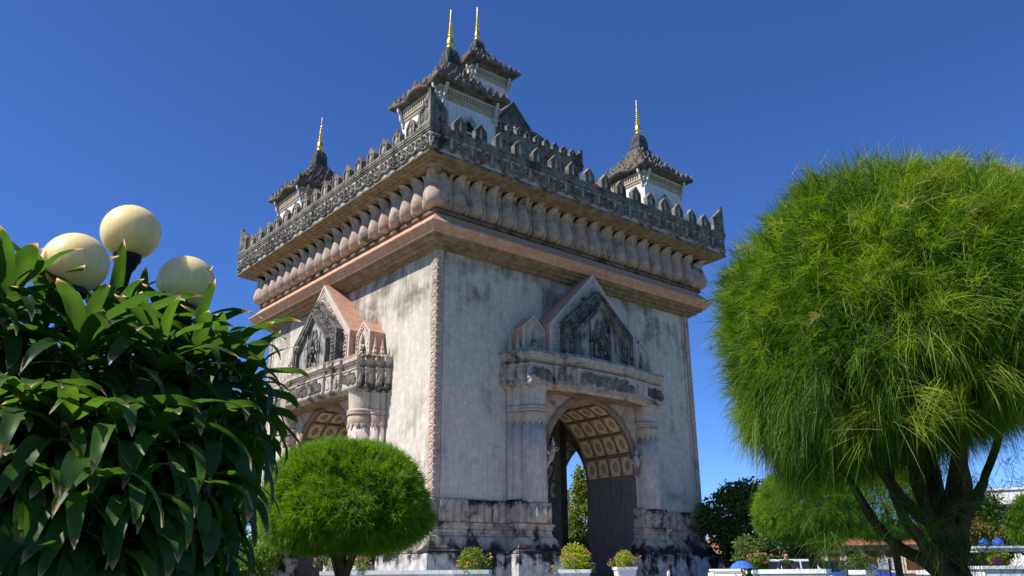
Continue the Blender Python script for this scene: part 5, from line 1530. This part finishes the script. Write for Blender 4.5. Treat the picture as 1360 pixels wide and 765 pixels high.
# ================================================================== people
SKIN = plain('skin', (0.42,0.24,0.15), 0.6, 0.08)
HAIR = plain('black_hair', (0.012,0.01,0.009), 0.5)
def person(label, loc, rz, h, shirt, trousers, hat=None, arm=0):
    k = h/1.68
    J = {'pel':(0,0,.92),'sp':(0,.01,1.1),'ch':(0,0,1.3),'nk':(0,.01,1.44),'hd':(0,-.01,1.53),'hd2':(0,-.01,1.6)}
    E_ = [('pel','sp'),('sp','ch'),('ch','nk'),('nk','hd'),('hd','hd2')]
    Rd = {'pel':(.15,.11),'sp':(.125,.095),'ch':(.15,.105),'nk':(.05,.05),'hd':(.075,.09),'hd2':(.07,.085)}
    hands = []
    for s, n in ((-1,'L'),(1,'R')):
        up = arm if n == 'R' else 0
        el = (s*.27,.02,1.08) if not up else (s*.3,-.1,1.14)
        wr = (s*.25,-.04,.86) if not up else ((s*.14,-.16,1.02) if up == 1 else (s*.24,-.3,1.3))
        ha = (s*.245,-.055,.8) if not up else ((s*.1,-.15,1.0) if up == 1 else (s*.22,-.34,1.36))
        J.update({'sh'+n:(s*.185,0,1.37),'el'+n:el,'wr'+n:wr,'ha'+n:ha,'hp'+n:(s*.095,0,.86),'kn'+n:(s*.1,-.02,.48),'an'+n:(s*.1,.02,.08),'to'+n:(s*.115,-.13,.035)})
        Rd.update({'sh'+n:(.065,.065),'el'+n:(.043,.043),'wr'+n:(.03,.03),'ha'+n:(.036,.022),'hp'+n:(.09,.09),'kn'+n:(.058,.058),'an'+n:(.042,.042),'to'+n:(.04,.03)})
        E_ += [('ch','sh'+n),('sh'+n,'el'+n),('el'+n,'wr'+n),('wr'+n,'ha'+n),('pel','hp'+n),('hp'+n,'kn'+n),('kn'+n,'an'+n),('an'+n,'to'+n)]
        hands.append((Vector(wr), Vector(ha), s))
    names = list(J); ix = {n: i for i, n in enumerate(names)}
    me = bpy.data.meshes.new('person'); me.from_pydata([J[n] for n in names], [(ix[a],ix[c]) for a, c in E_], [])
    tmp = bpy.data.objects.new('tmp', me); COL.objects.link(tmp)
    md = tmp.modifiers.new('s','SKIN'); md.use_smooth_shade = True
    for n in names:
        sv = me.skin_vertices[0].data[ix[n]]; sv.radius = Rd[n]; sv.use_root = (n == 'pel')
    ss = tmp.modifiers.new('u','SUBSURF'); ss.levels = 2; ss.render_levels = 2
    dg = bpy.context.evaluated_depsgraph_get()
    out = bpy.data.meshes.new_from_object(tmp.evaluated_get(dg))
    bpy.data.objects.remove(tmp)
    bb = B(); bb.add([v.co for v in out.vertices], [tuple(p.vertices) for p in out.polygons])
    for w_, h_, s in hands:
        d_ = (h_-w_).normalized(); sd = d_.cross(Vector((0,1,.2))).normalized()
        for q, ln in enumerate((.062,.072,.068,.052)):
            o = h_+sd*(.022*(q-1.5)); bb.tube([o, o+d_*ln*.55, o+d_*ln*.95+Vector((0,-.018,0))], [.0095,.0085,.006], 5)
        o = w_.lerp(h_,.5)+sd*(-.03); bb.tube([o, o+d_*.03-sd*.02, o+d_*.06-sd*.022], [.011,.01,.007], 5)
    bb.ell((0,-.105,1.555), (.013,.02,.02), 6, 5)
    for s in (-1,1): bb.ell((s*.088,0,1.555), (.012,.02,.032), 6, 5)
    me = bb.data('person', [shirt, SKIN, trousers, IRON], True)
    for p in me.polygons:
        c = p.center
        if c.z > 1.435: mi = 1
        elif c.z < .09: mi = 3
        elif c.z < .93 and abs(c.x) < .2: mi = 2
        elif abs(c.x) > .2 and c.z < 1.2 or (c.y < -.12 and c.z > .95): mi = 1
        else: mi = 0
        p.material_index = mi
    P = link('person', me, None, loc, rz); P.scale = (k,k,k)
    tag(P, label, 'person')
    hb = B(); hb.ell((0,.015,1.60), (.095,.11,.105), 12, 8)
    hb.v = [(x, y if y > -.07 else y*.8, z if not (y < -.05 and z < 1.6) else 1.6+(z-1.6)*.3) for x, y, z in hb.v]
    hb.obj('hair', HAIR, P, True)
    if hat:
        hb = B(); hb.lathe([(.104,1.615),(.106,1.65),(.085,1.71),(.03,1.735)], (0,.012,0), 14); hb.add([(-.08,-.085,1.625),(.08,-.085,1.625),(.06,-.2,1.615),(-.06,-.2,1.615),(-.08,-.085,1.64),(.08,-.085,1.64),(.06,-.2,1.628),(-.06,-.2,1.628)], [(0,1,2,3),(4,5,6,7),(0,3,7,4),(1,2,6,5),(2,3,7,6)])
        hb.obj('cap', hat, P, True)
    return P
def onplane(px, py, ax, val):
    v = ray(px, py); t = (val-CAM[ax])/v[ax]; return CAM+v*t
C_ = lambda n, c: plain(n, c, .85, .12, 8)
p = onplane(817, 250, 1, -13.45)
person('visitor in red cap and light blue shirt standing behind the roof parapet', (p[0],-13.45,26.6), .2, 1.72, C_('light_blue_cotton',(.25,.42,.65)), C_('dark_trousers',(.04,.04,.06)), C_('red_cap',(.65,.03,.03)))
p = onplane(684, 176, 1, -5.85)
person('visitor in white and blue shirt on the upper terrace beneath the porch gable', (p[0],-5.85,34.1), .3, 1.7, C_('pale_shirt',(.55,.6,.72)), C_('blue_jeans',(.05,.08,.2)))
p = onplane(762, 199, 1, -5.85)
person('dark-haired visitor in blue at the end of the upper terrace', (p[0],-5.85,34.1), -.2, 1.66, C_('blue_shirt',(.08,.2,.5)), C_('grey_trousers',(.1,.1,.11)))
person('dark-haired visitor in white shirt walking past the stained pedestal', gnd(888,52), -YAW+1.2, 1.52, C_('white_shirt',(.72,.72,.74)), C_('navy_trousers',(.03,.04,.09)))
person('vendor in green shirt holding up the blue umbrella', gnd(995,24.6), -YAW-2.2, 1.42, C_('green_shirt',(.02,.22,.06)), C_('brown_trousers',(.08,.05,.03)), None, 2)
person('figure in black with hand on hip behind the wall, before the white van', gnd(1046,30), -YAW, 1.9, C_('black_shirt',(.02,.02,.022)), C_('black_trousers',(.015,.015,.018)), None, 1)

# ================================================================== far trees along the horizon
rng = np.random.default_rng(99); P = []; ti = []
for px in range(-400, 1800, 22):
    for dist in (150, 178):
        h = rng.uniform(3.2,6.8); r = rng.uniform(2.4,4.2); c = gnd(px+rng.uniform(-12,12), dist+rng.uniform(-12,12))
        k = 420; d = unit(rng.normal(size=(k,3))); q = rng.random(k)**.4
        P.append(np.c_[c.x+d[:,0]*r*q, c.y+d[:,1]*r*q, np.maximum(.2, h*.55+d[:,2]*h*.5*q)]); ti.append(np.full(k, rng.uniform(.2,.8))+rng.normal(size=k)*.12)
P = np.concatenate(P); k = len(P); a = unit(rng.normal(size=(k,3))); s = unit(np.cross(a, rng.normal(size=(k,3)))); sz = .6*rng.uniform(.6,1.4,k)[:,None]
V = np.stack([P, P+a*sz*.5+s*sz*.35, P+a*sz, P+a*sz*.5-s*sz*.35], 1).reshape(-1,3)
o = soup('far_trees', V, (np.arange(k)*4)[:,None]+np.array([[0,1,2,3]]), np.zeros((0,3),int), LEAF_D, None, {'tint': np.repeat(np.clip(np.concatenate(ti),0,1),4)})
tag(o, 'far belt of green trees along the horizon', 'trees', None, 'stuff')
